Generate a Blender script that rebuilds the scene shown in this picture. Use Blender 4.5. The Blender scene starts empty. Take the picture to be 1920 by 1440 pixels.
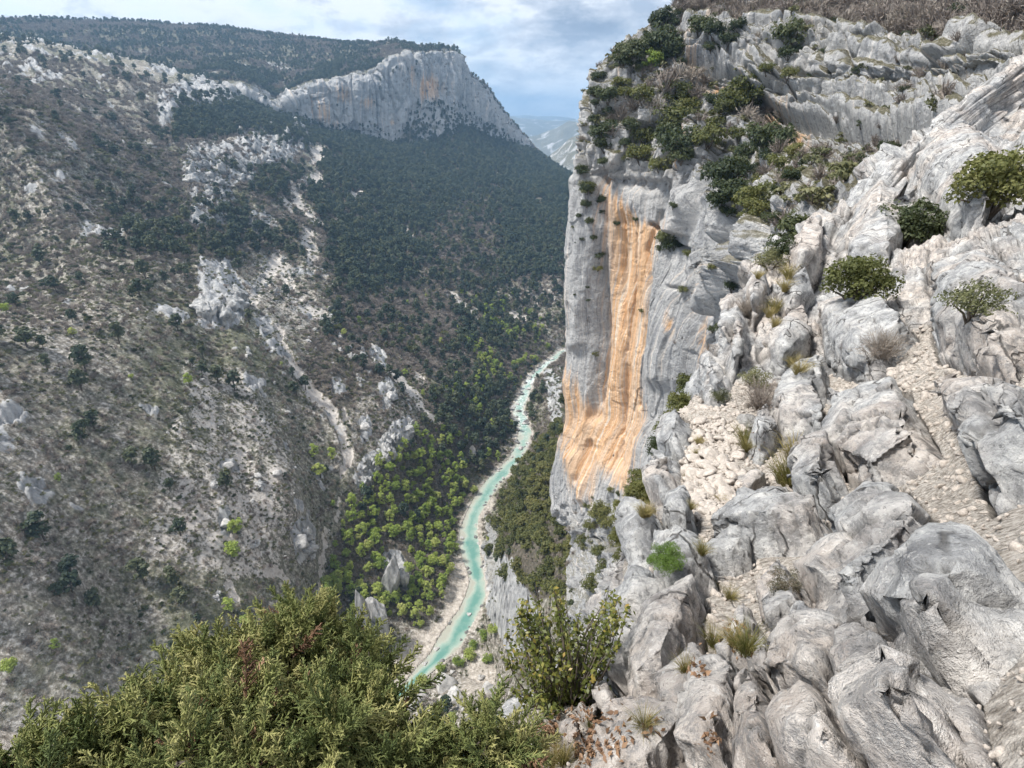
import bpy, math, random
import numpy as np

# ------------------------------------------------------------------ camera, sky, sun, exposure
sc = bpy.context.scene
F, CX, CY, PITCH = 1088.0, 960.0, 720.0, math.radians(24.0)
cam = bpy.data.cameras.new('camera')
cam_ob = bpy.data.objects.new('camera', cam)
sc.collection.objects.link(cam_ob)
cam.sensor_fit = 'HORIZONTAL'
cam.sensor_width = 36.0
cam.lens = 36.0 * F / 1920.0
cam.clip_start = 0.05
cam.clip_end = 60000
cam_ob.location = (0, 0, 0)
cam_ob.rotation_euler = (math.pi / 2 - PITCH, 0, 0)
sc.camera = cam_ob

SUN_AZ, SUN_EL = math.radians(-94.0), math.radians(58.0)      # azimuth from +Y towards +X
sd = bpy.data.lights.new('sun', 'SUN')
sd.energy = 4.3
sd.angle = math.radians(9.0)
sd.color = (1.0, 0.97, 0.92)
sun = bpy.data.objects.new('sun', sd)
sc.collection.objects.link(sun)
sun.rotation_euler = (math.pi / 2 - SUN_EL, 0, math.pi - SUN_AZ)

world = bpy.data.worlds.new('World')
sc.world = world
world.use_nodes = True
sc.view_settings.view_transform = 'Standard'
sc.view_settings.look = 'None'
sc.view_settings.exposure = 0.68
sc.view_settings.gamma = 1.0
sc.view_settings.use_curve_mapping = False
sc.cycles.use_denoising = True
sc.cycles.use_adaptive_sampling = True
sc.cycles.adaptive_threshold = 0.03
sc.cycles.max_bounces = 6
sc.cycles.diffuse_bounces = 3
sc.cycles.glossy_bounces = 2
sc.cycles.transmission_bounces = 3
sc.cycles.transparent_max_bounces = 4
sc.cycles.volume_bounces = 0
sc.cycles.caustics_reflective = False
sc.cycles.caustics_refractive = False


class NT:
    """small helper for building node trees"""
    def __init__(s, tree):
        s.t = tree
        s.t.nodes.clear()

    def n(s, kind, **kw):
        nd = s.t.nodes.new(kind)
        for k, v in kw.items():
            if k == 'ins':
                for i, val in v.items():
                    s.set(nd, i, val)
            else:
                setattr(nd, k, v)
        return nd

    def set(s, nd, i, val):
        sock = nd.inputs[i]
        if isinstance(val, bpy.types.NodeSocket):
            s.t.links.new(val, sock)
        elif isinstance(val, bpy.types.Node):
            s.t.links.new(val.outputs[0], sock)
        else:
            sock.default_value = val

    def math(s, op, a, b=0.0, clamp=False):
        return s.n('ShaderNodeMath', operation=op, use_clamp=clamp, ins={0: a, 1: b}).outputs[0]

    def vmath(s, op, a, b=(0, 0, 0)):
        return s.n('ShaderNodeVectorMath', operation=op, ins={0: a, 1: b}).outputs[0]

    def noise(s, vec, scale, detail=5, rough=0.55, dist=0.0):
        return s.n('ShaderNodeTexNoise', ins={'Vector': vec, 'Scale': scale, 'Detail': detail, 'Roughness': rough, 'Distortion': dist}).outputs[0]

    def ramp(s, fac, stops, mode='LINEAR'):
        nd = s.n('ShaderNodeValToRGB', ins={0: fac})
        cr = nd.color_ramp
        cr.interpolation = mode
        while len(cr.elements) > 1:
            cr.elements.remove(cr.elements[-1])
        for k, (p, c) in enumerate(stops):
            if not hasattr(c, '__len__'):
                c = (c, c, c)
            e = cr.elements[0] if k == 0 else cr.elements.new(p)
            e.position = p
            e.color = (c[0], c[1], c[2], 1)
        return nd.outputs[0]

    def mix(s, fac, a, b, mode='MIX'):
        nd = s.n('ShaderNodeMix', data_type='RGBA', blend_type=mode)
        for i, v in ((0, fac), (6, a), (7, b)):
            if isinstance(v, tuple) and len(v) == 3:
                v = v + (1,)
            s.set(nd, i, v)
        return nd.outputs[2]

    def attr(s, name):
        return s.n('ShaderNodeAttribute', attribute_name=name).outputs['Fac']

    def scaled(s, vec, x, y, z):
        return s.n('ShaderNodeVectorMath', operation='MULTIPLY', ins={0: vec, 1: (x, y, z)}).outputs[0]


def build_world():
    w = NT(world.node_tree)
    sky = w.n('ShaderNodeTexSky', sky_type='NISHITA', sun_disc=False, sun_elevation=SUN_EL, sun_rotation=SUN_AZ,
              altitude=900.0, air_density=1.0, dust_density=1.0, ozone_density=1.0)
    bg_sky = w.n('ShaderNodeBackground', ins={0: sky.outputs[0], 1: 0.12})
    d = w.n('ShaderNodeTexCoord').outputs['Generated']
    big = w.noise(w.vmath('ADD', w.scaled(d, 3.4, 3.4, 9.0), (4.3, 1.7, 0.4)), 1.0, 9, 0.60, 0.1)
    shade = w.noise(w.vmath('ADD', w.scaled(d, 5.6, 5.6, 15.0), (1.3, 6.2, -0.5)), 1.0, 9, 0.62, 0.1)
    cover = w.ramp(big, [(0.38, 0.0), (0.48, 1.0)])
    edge = w.ramp(big, [(0.40, (0.98, 0.985, 1.0)), (0.52, (0.90, 0.91, 0.935)), (0.62, (0.56, 0.60, 0.67))])
    tone = w.ramp(shade, [(0.39, (0.50, 0.555, 0.65)), (0.47, (0.78, 0.81, 0.86)), (0.53, (1.10, 1.10, 1.10))])
    ccol = w.mix(1.0, edge, tone, 'MULTIPLY')
    bg_c = w.n('ShaderNodeBackground', ins={0: ccol, 1: 0.72})
    thin = w.math('ADD', w.math('MULTIPLY', cover, 0.40), 0.58)
    out = w.n('ShaderNodeOutputWorld')
    mx = w.n('ShaderNodeMixShader', ins={0: thin, 1: bg_sky.outputs[0], 2: bg_c.outputs[0]})
    w.set(out, 0, mx.outputs[0])


build_world()

# ------------------------------------------------------------------ geometry helpers
rng = np.random.default_rng(7)
RIGHT = np.array([1.0, 0, 0])
FWD = np.array([0, math.cos(PITCH), -math.sin(PITCH)])
UP = np.array([0, math.sin(PITCH), math.cos(PITCH)])


def ray(px, py):
    px, py = np.asarray(px, float), np.asarray(py, float)
    d = FWD + ((px - CX) / F)[..., None] * RIGHT + ((CY - py) / F)[..., None] * UP
    return d / np.linalg.norm(d, axis=-1, keepdims=True)


def at_r(px, py, R):
    d = ray(px, py)
    return d * (np.asarray(R, float) / np.hypot(d[..., 0], d[..., 1]))[..., None]


def at_s(px, py, S):
    return ray(px, py) * np.asarray(S, float)[..., None]


def at_z(px, py, z):
    d = ray(px, py)
    return d * (np.asarray(z, float) / d[..., 2])[..., None]


def project(P):
    P = np.asarray(P, float)
    dep = P @ FWD
    dep = np.where(dep < 0.05, 0.05, dep)
    return CX + F * (P @ RIGHT) / dep, CY - F * (P @ UP) / dep


_perm = np.random.default_rng(3).permutation(4096).astype(np.int32)
_grad = np.random.default_rng(4).normal(size=(4096, 3))
_grad = (_grad / np.linalg.norm(_grad, axis=1, keepdims=True)).astype(np.float32)
_gx, _gy, _gz = (np.ascontiguousarray(_grad[:, k]) for k in range(3))
_rnd = np.random.default_rng(5).random((4096, 8)).astype(np.float32)
_rx, _ry, _rz = (np.ascontiguousarray(_rnd[:, k]) for k in range(3))
from concurrent.futures import ThreadPoolExecutor
_pool = ThreadPoolExecutor(4)


def par(fn, P, *args):
    """run fn on slices of P in threads and join the results"""
    n = len(P)
    if n < 4000:
        return fn(P, *args)
    step = min(60000, max(4000, n // 8))
    res = list(_pool.map(lambda k: fn(P[k:k + step], *args), range(0, n, step)))
    if isinstance(res[0], tuple):
        return tuple(np.concatenate([r[i] for r in res]) for i in range(len(res[0])))
    return np.concatenate(res)


def gnoise(P):
    P = np.asarray(P, np.float32)
    fl = np.floor(P)
    f = P - fl
    i = fl.astype(np.int32)
    u = f * f * f * (f * (f * 6 - 15) + 10)
    fx, fy, fz = f[:, 0], f[:, 1], f[:, 2]
    hx = [_perm[(i[:, 0] + d) & 4095] for d in (0, 1)]
    out = 0.0
    for dx in (0, 1):
        wx = u[:, 0] if dx else 1 - u[:, 0]
        for dy in (0, 1):
            wxy = wx * (u[:, 1] if dy else 1 - u[:, 1])
            hy = _perm[(hx[dx] + i[:, 1] + dy) & 4095]
            for dz in (0, 1):
                h = _perm[(hy + i[:, 2] + dz) & 4095]
                out = out + wxy * (u[:, 2] if dz else 1 - u[:, 2]) * (_gx[h] * (fx - dx) + _gy[h] * (fy - dy) + _gz[h] * (fz - dz))
    return out * np.float32(1.6)


def _fbm(Q, octv, gain, ridged):
    s = 0.0
    a, tot = 1.0, 0.0
    for o in range(octv):
        n = gnoise(Q + np.float32(17.3 * o))
        s = s + np.float32(a) * ((1 - 2 * np.abs(n)) if ridged else n)
        tot += a
        a *= gain
        Q = Q * np.float32(2.03)
    return s / np.float32(tot)


def fbm(P, scale, octv=4, gain=0.5, ridged=False, off=0.0):
    return par(_fbm, (np.asarray(P) / np.asarray(scale, float) + off).astype(np.float32), octv, gain, ridged)


def _worley(Q, jit, slope):
    i = np.floor(Q).astype(np.int32)
    f1 = np.full(len(Q), 9.0, np.float32)
    f2 = np.full(len(Q), 9.0, np.float32)
    cid = np.zeros(len(Q), np.int32)
    ox, oy, oz = (np.zeros(len(Q), np.float32) for _ in range(3))
    fr = Q - i
    for dx in (-1, 0, 1):
        hx = _perm[(i[:, 0] + dx) & 4095]
        for dy in (-1, 0, 1):
            hy = _perm[(hx + i[:, 1] + dy) & 4095]
            for dz in (-1, 0, 1):
                h = _perm[(hy + i[:, 2] + dz) & 4095]
                vx = fr[:, 0] - (dx + 0.5 + (_rx[h] - 0.5) * jit)
                vy = fr[:, 1] - (dy + 0.5 + (_ry[h] - 0.5) * jit)
                vz = fr[:, 2] - (dz + 0.5 + (_rz[h] - 0.5) * jit)
                d = vx * vx + vy * vy + vz * vz
                near = d < f1
                f2 = np.where(near, f1, np.minimum(f2, d))
                cid = np.where(near, h, cid)
                if slope:
                    ox, oy, oz = np.where(near, vx, ox), np.where(near, vy, oy), np.where(near, vz, oz)
                f1 = np.where(near, d, f1)
    val = _rnd[cid, 3]
    if slope:
        val = val + slope * (ox * (_rnd[cid, 4] - 0.5) + oy * (_rnd[cid, 5] - 0.5) + oz * (_rnd[cid, 6] - 0.5))
    return np.sqrt(f1), np.sqrt(f2), val


def worley(P, scale, jit=0.9, slope=0.0):
    """F1, F2, random value of the nearest cell; with slope each cell is a tilted facet"""
    return par(_worley, (np.asarray(P) / np.asarray(scale, float)).astype(np.float32), jit, slope)


def sstep(a, b, x):
    t = np.clip((x - a) / (b - a), 0, 1)
    return t * t * (3 - 2 * t)


def _poly_sd(px, py, pts):
    d = np.full(px.shape, 1e9)
    ins = np.zeros(px.shape, bool)
    n = len(pts)
    for k in range(n):
        ax, ay = pts[k]
        bx, by = pts[(k + 1) % n]
        ex, ey = bx - ax, by - ay
        wx, wy = px - ax, py - ay
        t = np.clip((wx * ex + wy * ey) / (ex * ex + ey * ey + 1e-9), 0, 1)
        d = np.minimum(d, (wx - ex * t) ** 2 + (wy - ey * t) ** 2)
        ins ^= ((ay > py) != (by > py)) & (px < ex * (py - ay) / (ey if abs(ey) > 1e-9 else 1e-9) + ax)
    d = np.sqrt(d)
    return np.where(ins, d, -d)


def poly_sd(px, py, poly, margin=60.0):
    """signed distance to a closed outline, positive inside (capped outside its box)"""
    pts = np.asarray(poly, float)
    lo, hi = pts.min(0) - margin, pts.max(0) + margin
    q = np.nonzero((px > lo[0]) & (px < hi[0]) & (py > lo[1]) & (py < hi[1]))[0]
    out = np.full(px.shape, -margin)
    if len(q):
        out[q] = _poly_sd(px[q], py[q], pts)
    return out


def line_d(px, py, line, margin=80.0):
    """distance to an open line whose points may carry a half width as third value: distance minus half width"""
    pts = np.asarray([p[:2] for p in line], float)
    lo, hi = pts.min(0) - margin, pts.max(0) + margin
    q = np.nonzero((px > lo[0]) & (px < hi[0]) & (py > lo[1]) & (py < hi[1]))[0]
    out = np.full(px.shape, margin)
    px, py = px[q], py[q]
    best = np.full(px.shape, 1e9)
    for (a, b) in zip(line[:-1], line[1:]):
        ex, ey = b[0] - a[0], b[1] - a[1]
        t = np.clip(((px - a[0]) * ex + (py - a[1]) * ey) / (ex * ex + ey * ey + 1e-9), 0, 1)
        w = (a[2] + (b[2] - a[2]) * t) if len(a) > 2 else 0.0
        best = np.minimum(best, np.hypot(px - a[0] - ex * t, py - a[1] - ey * t) - w)
    out[q] = best
    return out


def mesh_np(name, V, Fq, attrs=None, smooth=True):
    V = np.asarray(V, np.float32)
    Fq = np.asarray(Fq, np.int32)
    me = bpy.data.meshes.new(name)
    nf, k = Fq.shape
    me.vertices.add(len(V))
    me.vertices.foreach_set('co', V.ravel())
    me.loops.add(nf * k)
    me.loops.foreach_set('vertex_index', Fq.ravel())
    me.polygons.add(nf)
    me.polygons.foreach_set('loop_start', np.arange(0, nf * k, k, dtype=np.int32))
    if smooth:
        me.polygons.foreach_set('use_smooth', np.ones(nf, bool))
    me.update(calc_edges=True)
    for an, av in (attrs or {}).items():
        a = me.attributes.new(an, 'FLOAT', 'POINT')
        a.data.foreach_set('value', np.asarray(av, np.float32))
    return me


def grid_faces(nr, ncol):
    i = np.arange(nr - 1)[:, None] * ncol + np.arange(ncol - 1)[None]
    return np.stack([i, i + 1, i + ncol + 1, i + ncol], -1).reshape(-1, 4)


def link(name, me, mat=None, parent=None, coll=None):
    o = bpy.data.objects.new(name, me)
    (coll or sc.collection).objects.link(o)
    if mat is not None and me is not None and len(me.materials) == 0:
        for m in (mat if isinstance(mat, (list, tuple)) else [mat]):
            me.materials.append(m)
    if parent is not None:
        o.parent = parent
    return o


def tag(o, label=None, cat=None, group=None, kind=None):
    if label:
        o['label'] = label
    if cat:
        o['category'] = cat
    if group:
        o['group'] = group
    if kind:
        o['kind'] = kind
    return o


def cr_weights(n, ts, tension=0.75):
    """matrix of Catmull-Rom weights (softened towards linear) for n controls at parameters ts in [0, n-1]"""
    W = np.zeros((len(ts), n))
    for r, t in enumerate(ts):
        i = int(min(max(math.floor(t), 0), n - 2))
        f = t - i
        w = [-0.5 * f ** 3 + f ** 2 - 0.5 * f, 1.5 * f ** 3 - 2.5 * f ** 2 + 1, -1.5 * f ** 3 + 2 * f ** 2 + 0.5 * f, 0.5 * f ** 3 - 0.5 * f ** 2]
        l = [0, 1 - f, f, 0]
        for k in range(4):
            W[r, min(max(i - 1 + k, 0), n - 1)] += tension * w[k] + (1 - tension) * l[k]
    return W


def sheet(C, us, vs):
    Wv = cr_weights(C.shape[0], vs)
    Wu = cr_weights(C.shape[1], us)
    return np.stack([Wv @ C[:, :, k] @ Wu.T for k in range(3)], -1)


def normals(P, toward=None):
    du = np.gradient(P, axis=1)
    dv = np.gradient(P, axis=0)
    n = np.cross(du, dv)
    n /= np.linalg.norm(n, axis=-1, keepdims=True) + 1e-12
    return n


def spaced(seg):
    """parameters for a list of sample counts, one per control segment"""
    out = []
    for k, m in enumerate(seg):
        out += [k + j / m for j in range(m)]
    out.append(len(seg))
    return np.array(out)


# ------------------------------------------------------------------ materials
def new_mat(name):
    m = bpy.data.materials.new(name)
    m.use_nodes = True
    return m, NT(m.node_tree)


def finish(nt, color, rough=0.9, bump=None, strength=0.5, dist=0.1, spec=0.25):
    b = nt.n('ShaderNodeBsdfPrincipled', ins={'Base Color': color, 'Roughness': rough, 'Specular IOR Level': spec})
    if bump is not None:
        bp = nt.n('ShaderNodeBump', ins={'Strength': strength, 'Distance': dist, 'Height': bump})
        nt.set(b, 'Normal', bp.outputs[0])
    out = nt.n('ShaderNodeOutputMaterial')
    nt.set(out, 0, b.outputs[0])
    return b


def cliff_material(name, s=1.0, lift=0.0):
    """grey limestone wall with vertical water streaks and an ochre stain where the attribute says so; s = size of features in metres"""
    m, t = new_mat(name)
    P = t.n('ShaderNodeTexCoord').outputs['Object']
    big = t.noise(P, 0.035 / s, 3, 0.6)
    mid = t.noise(P, 0.35 / s, 6, 0.72)
    fine = t.noise(P, 1.9 / s, 4, 0.75)
    sz = t.n('ShaderNodeSeparateXYZ', ins={0: P}).outputs[2]
    al = t.n('ShaderNodeCombineXYZ', ins={0: t.attr('along'), 1: 0.0, 2: sz}).outputs[0]
    al = t.vmath('ADD', al, t.scaled(t.n('ShaderNodeTexNoise', ins={'Vector': P, 'Scale': 0.12 / s, 'Detail': 3.0}).outputs[1], 2.2 * s, 0.0, 0.0))
    streak = t.noise(t.scaled(al, 0.36 / s, 1.0, 0.012 / s), 1.0, 6, 0.74)
    grey = t.ramp(streak, [(0.36, (0.145, 0.15, 0.16)), (0.43, (0.27, 0.273, 0.28)), (0.50, (0.42, 0.415, 0.41)), (0.55, (0.34, 0.34, 0.342)), (0.62, (0.64, 0.625, 0.60))])
    grey = t.mix(t.ramp(big, [(0.42, 0.0), (0.62, 0.55)]), grey, (0.52, 0.50, 0.475))
    grey = t.mix(t.ramp(mid, [(0.32, 0.8), (0.44, 0.0)]), grey, (0.15, 0.152, 0.157))
    grey = t.mix(t.ramp(fine, [(0.34, 0.65), (0.45, 0.0)]), grey, (0.17, 0.17, 0.17))
    grey = t.mix(t.ramp(fine, [(0.58, 0.0), (0.68, 0.5)]), grey, (0.66, 0.65, 0.62))
    if lift:
        grey = t.mix(lift, grey, (0.66, 0.645, 0.62))
    st2 = t.noise(t.scaled(t.vmath('ADD', al, (31, 7, 3)), 0.34 / s, 1.0, 0.006 / s), 1.0, 6, 0.74)
    och = t.ramp(st2, [(0.34, (0.34, 0.33, 0.32)), (0.39, (0.62, 0.48, 0.37)), (0.44, (0.73, 0.52, 0.345)), (0.48, (0.55, 0.36, 0.23)), (0.51, (0.75, 0.49, 0.28)), (0.54, (0.66, 0.34, 0.145)), (0.57, (0.79, 0.58, 0.39)), (0.60, (0.82, 0.68, 0.53)), (0.65, (0.42, 0.39, 0.37)), (0.70, (0.70, 0.51, 0.35))])
    och = t.mix(t.ramp(fine, [(0.36, 0.4), (0.45, 0.0)]), och, (0.38, 0.24, 0.15))
    a = t.attr('ochre')
    om = t.math('ADD', a, t.math('MULTIPLY', t.math('SUBTRACT', st2, 0.5), 1.1))
    om = t.math('ADD', om, t.math('MULTIPLY', t.math('SUBTRACT', streak, 0.5), 3.0))
    col = t.mix(t.ramp(om, [(0.25, 0.0), (0.82, 0.97)]), grey, och)
    # thin soil, lichen and dry grass on ledges
    geo = t.n('ShaderNodeNewGeometry')
    nz = t.n('ShaderNodeSeparateXYZ', ins={0: geo.outputs['Normal']}).outputs[2]
    soil = t.ramp(t.math('ADD', nz, t.math('MULTIPLY', t.math('SUBTRACT', mid, 0.5), 1.2)), [(0.52, 0.0), (0.72, 1.0)])
    soil = t.math('MULTIPLY', soil, t.math('MINIMUM', t.attr('soil'), 1.0))
    sc_ = t.ramp(fine, [(0.35, (0.07, 0.065, 0.045)), (0.52, (0.14, 0.128, 0.08)), (0.66, (0.33, 0.31, 0.27))])
    col = t.mix(soil, col, sc_)
    hole = t.ramp(t.n('ShaderNodeTexVoronoi', ins={'Vector': t.scaled(P, 1, 1, 0.6), 'Scale': 0.22 / s, 'Randomness': 1.0}).outputs[0], [(0.04, 1.0), (0.07, 0.0)])
    col = t.mix(t.math('MULTIPLY', hole, 0.8), col, (0.06, 0.055, 0.05))
    h = t.math('ADD', t.math('MULTIPLY', mid, 0.7), t.math('ADD', t.math('MULTIPLY', streak, 0.6), t.math('MULTIPLY', fine, 0.35)))
    finish(t, col, 0.92, h, 1.0, 1.5 * s)
    return m


def ridge_material(name):
    """pale weathered limestone seen from a few metres"""
    m, t = new_mat(name)
    P = t.n('ShaderNodeTexCoord').outputs['Object']
    big = t.noise(P, 0.42, 4, 0.6)
    mid = t.noise(P, 2.4, 7, 0.72)
    fine = t.noise(P, 26.0, 5, 0.78)
    lich = t.noise(t.vmath('ADD', P, (5, 9, 2)), 7.0, 7, 0.80)
    col = t.ramp(mid, [(0.34, (0.17, 0.17, 0.175)), (0.44, (0.31, 0.31, 0.31)), (0.54, (0.45, 0.445, 0.435)), (0.64, (0.57, 0.555, 0.53))])
    warm = t.ramp(big, [(0.46, 0.0), (0.62, 0.75)])
    col = t.mix(warm, col, t.ramp(mid, [(0.34, (0.35, 0.29, 0.245)), (0.5, (0.53, 0.455, 0.395)), (0.64, (0.66, 0.585, 0.52))]))
    col = t.mix(t.ramp(lich, [(0.50, 0.0), (0.56, 0.6)]), col, (0.19, 0.19, 0.19))
    col = t.mix(t.ramp(lich, [(0.34, 0.7), (0.42, 0.0)]), col, (0.72, 0.69, 0.65))
    col = t.mix(t.ramp(fine, [(0.33, 0.85), (0.43, 0.0)]), col, (0.10, 0.10, 0.10))
    col = t.mix(t.ramp(fine, [(0.58, 0.0), (0.70, 0.6)]), col, (0.78, 0.76, 0.72))
    vor = t.n('ShaderNodeTexVoronoi', feature='DISTANCE_TO_EDGE', ins={'Vector': t.vmath('ADD', P, t.scaled(t.n('ShaderNodeTexNoise', ins={'Vector': P, 'Scale': 1.6, 'Detail': 4.0}).outputs[1], 0.7, 0.7, 0.7)), 'Scale': 1.15})
    gate = t.ramp(t.noise(t.vmath('ADD', P, (1, 1, 9)), 1.1, 2, 0.5), [(0.48, 0.0), (0.56, 1.0)])
    line = t.math('MULTIPLY', t.ramp(vor.outputs[0], [(0.006, 1.0), (0.022, 0.0)]), gate)
    col = t.mix(t.math('MULTIPLY', line, 0.85), col, (0.07, 0.065, 0.06))
    sep = t.attr('soil')
    sn = t.ramp(t.noise(P, 24.0, 5, 0.75), [(0.33, (0.13, 0.11, 0.09)), (0.48, (0.33, 0.295, 0.255)), (0.62, (0.56, 0.51, 0.455))])
    col = t.mix(t.ramp(t.math('ADD', sep, t.math('MULTIPLY', t.math('SUBTRACT', lich, 0.5), 0.8)), [(0.4, 0.0), (0.6, 1.0)]), col, sn)
    col = t.mix(t.math('MINIMUM', t.attr('crack'), 0.85), col, (0.075, 0.07, 0.065))
    h = t.math('SUBTRACT', t.math('ADD', t.math('MULTIPLY', mid, 0.28), t.math('ADD', t.math('MULTIPLY', fine, 0.42), t.math('MULTIPLY', lich, -0.18))), t.math('MULTIPLY', line, 0.35))
    finish(t, col, 0.93, h, 0.9, 0.10)
    return m


def terrain_material(name):
    m, t = new_mat(name)
    P = t.n('ShaderNodeTexCoord').outputs['Object']
    big = t.noise(P, 0.012, 3, 0.6)
    mid = t.noise(P, 0.11, 6, 0.70)
    fine = t.noise(P, 0.55, 5, 0.75)
    soil = t.ramp(fine, [(0.33, (0.066, 0.06, 0.046)), (0.45, (0.16, 0.142, 0.116)), (0.54, (0.28, 0.255, 0.22)), (0.63, (0.54, 0.505, 0.46))])
    green = t.ramp(fine, [(0.35, (0.05, 0.055, 0.03)), (0.6, (0.125, 0.13, 0.07))])
    col = t.mix(t.ramp(t.math('ADD', t.math('MULTIPLY', big, 0.5), t.math('MULTIPLY', mid, 0.5)), [(0.46, 0.0), (0.60, 0.8)]), soil, green)
    sn = t.ramp(fine, [(0.28, (0.30, 0.27, 0.24)), (0.55, (0.50, 0.46, 0.42)), (0.7, (0.60, 0.57, 0.53))])
    scr = t.ramp(t.math('ADD', t.attr('scree'), t.math('MULTIPLY', t.math('SUBTRACT', t.math('ADD', t.math('MULTIPLY', fine, 0.5), t.math('MULTIPLY', mid, 0.5)), 0.5), 1.6)), [(0.42, 0.0), (0.56, 1.0)])
    col = t.mix(scr, col, sn)
    rk = t.ramp(t.noise(t.scaled(P, 0.25, 0.25, 0.12), 1.0, 8, 0.7), [(0.30, (0.13, 0.13, 0.13)), (0.48, (0.30, 0.30, 0.30)), (0.62, (0.46, 0.455, 0.445))])
    col = t.mix(t.ramp(t.math('ADD', t.attr('rock'), t.math('MULTIPLY', t.math('SUBTRACT', mid, 0.5), 1.2)), [(0.42, 0.0), (0.56, 1.0)]), col, rk)
    col = t.mix(t.attr('beach'), col, t.ramp(fine, [(0.34, (0.20, 0.175, 0.15)), (0.5, (0.40, 0.355, 0.305)), (0.66, (0.56, 0.51, 0.455))]))
    duff = t.ramp(fine, [(0.35, (0.045, 0.04, 0.03)), (0.52, (0.085, 0.072, 0.053)), (0.68, (0.15, 0.13, 0.10))])
    col = t.mix(t.ramp(t.math('ADD', t.attr('duff'), t.math('MULTIPLY', t.math('SUBTRACT', mid, 0.5), 0.8)), [(0.3, 0.0), (0.7, 0.9)]), col, duff)
    finish(t, col, 0.95, t.math('ADD', mid, t.math('MULTIPLY', fine, 0.45)), 0.8, 1.6)
    return m


def leaf_material(name, stops, trans=0.3, vary=0.25, nscale=0.05, rough=0.6):
    """leaf colour varies from plant to plant, between clumps and between leaves"""
    m, t = new_mat(name)
    oi = t.n('ShaderNodeObjectInfo')
    geo = t.n('ShaderNodeNewGeometry')
    nz = t.noise(geo.outputs['Position'], nscale, 3, 0.5)
    isl = t.attr('leaf_tone')
    f = t.math('ADD', t.math('MULTIPLY', oi.outputs['Random'], 0.40), t.math('ADD', t.math('MULTIPLY', nz, 0.30), t.math('MULTIPLY', isl, 0.34)))
    col = t.ramp(f, stops)
    d = t.n('ShaderNodeBsdfPrincipled', ins={'Base Color': col, 'Roughness': rough, 'Specular IOR Level': 0.25})
    tr = t.n('ShaderNodeBsdfTranslucent', ins={0: t.mix(0.35, col, (0.25, 0.32, 0.05))})
    mx = t.n('ShaderNodeMixShader', ins={0: trans, 1: d.outputs[0], 2: tr.outputs[0]})
    out = t.n('ShaderNodeOutputMaterial')
    t.set(out, 0, mx.outputs[0])
    return m


def plain_material(name, c1, c2, scale, rough=0.9, bump=0.3, dist=0.01):
    m, t = new_mat(name)
    P = t.n('ShaderNodeTexCoord').outputs['Object']
    n = t.noise(P, scale, 7, 0.7)
    finish(t, t.ramp(n, [(0.32, c1), (0.66, c2)]), rough, n, bump, dist)
    return m


def water_material(name):
    m, t = new_mat(name)
    P = t.n('ShaderNodeTexCoord').outputs['Object']
    dep = t.attr('depth')
    n = t.noise(P, 0.09, 6, 0.66)
    f = t.math('ADD', dep, t.math('MULTIPLY', t.math('SUBTRACT', n, 0.5), 1.5))
    col = t.ramp(f, [(0.02, (0.32, 0.315, 0.26)), (0.20, (0.33, 0.36, 0.30)), (0.50, (0.235, 0.325, 0.27)), (1.0, (0.10, 0.225, 0.185))])
    foam = t.ramp(t.math('ADD', t.noise(P, 0.5, 8, 0.72), t.math('MULTIPLY', t.attr('rapid'), 0.13)), [(0.66, 0.0), (0.76, 0.8)])
    col = t.mix(foam, col, (0.8, 0.82, 0.82))
    rip = t.noise(P, 0.8, 6, 0.6)
    finish(t, col, 0.16, rip, 0.15, 0.5, 0.4)
    return m


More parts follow.
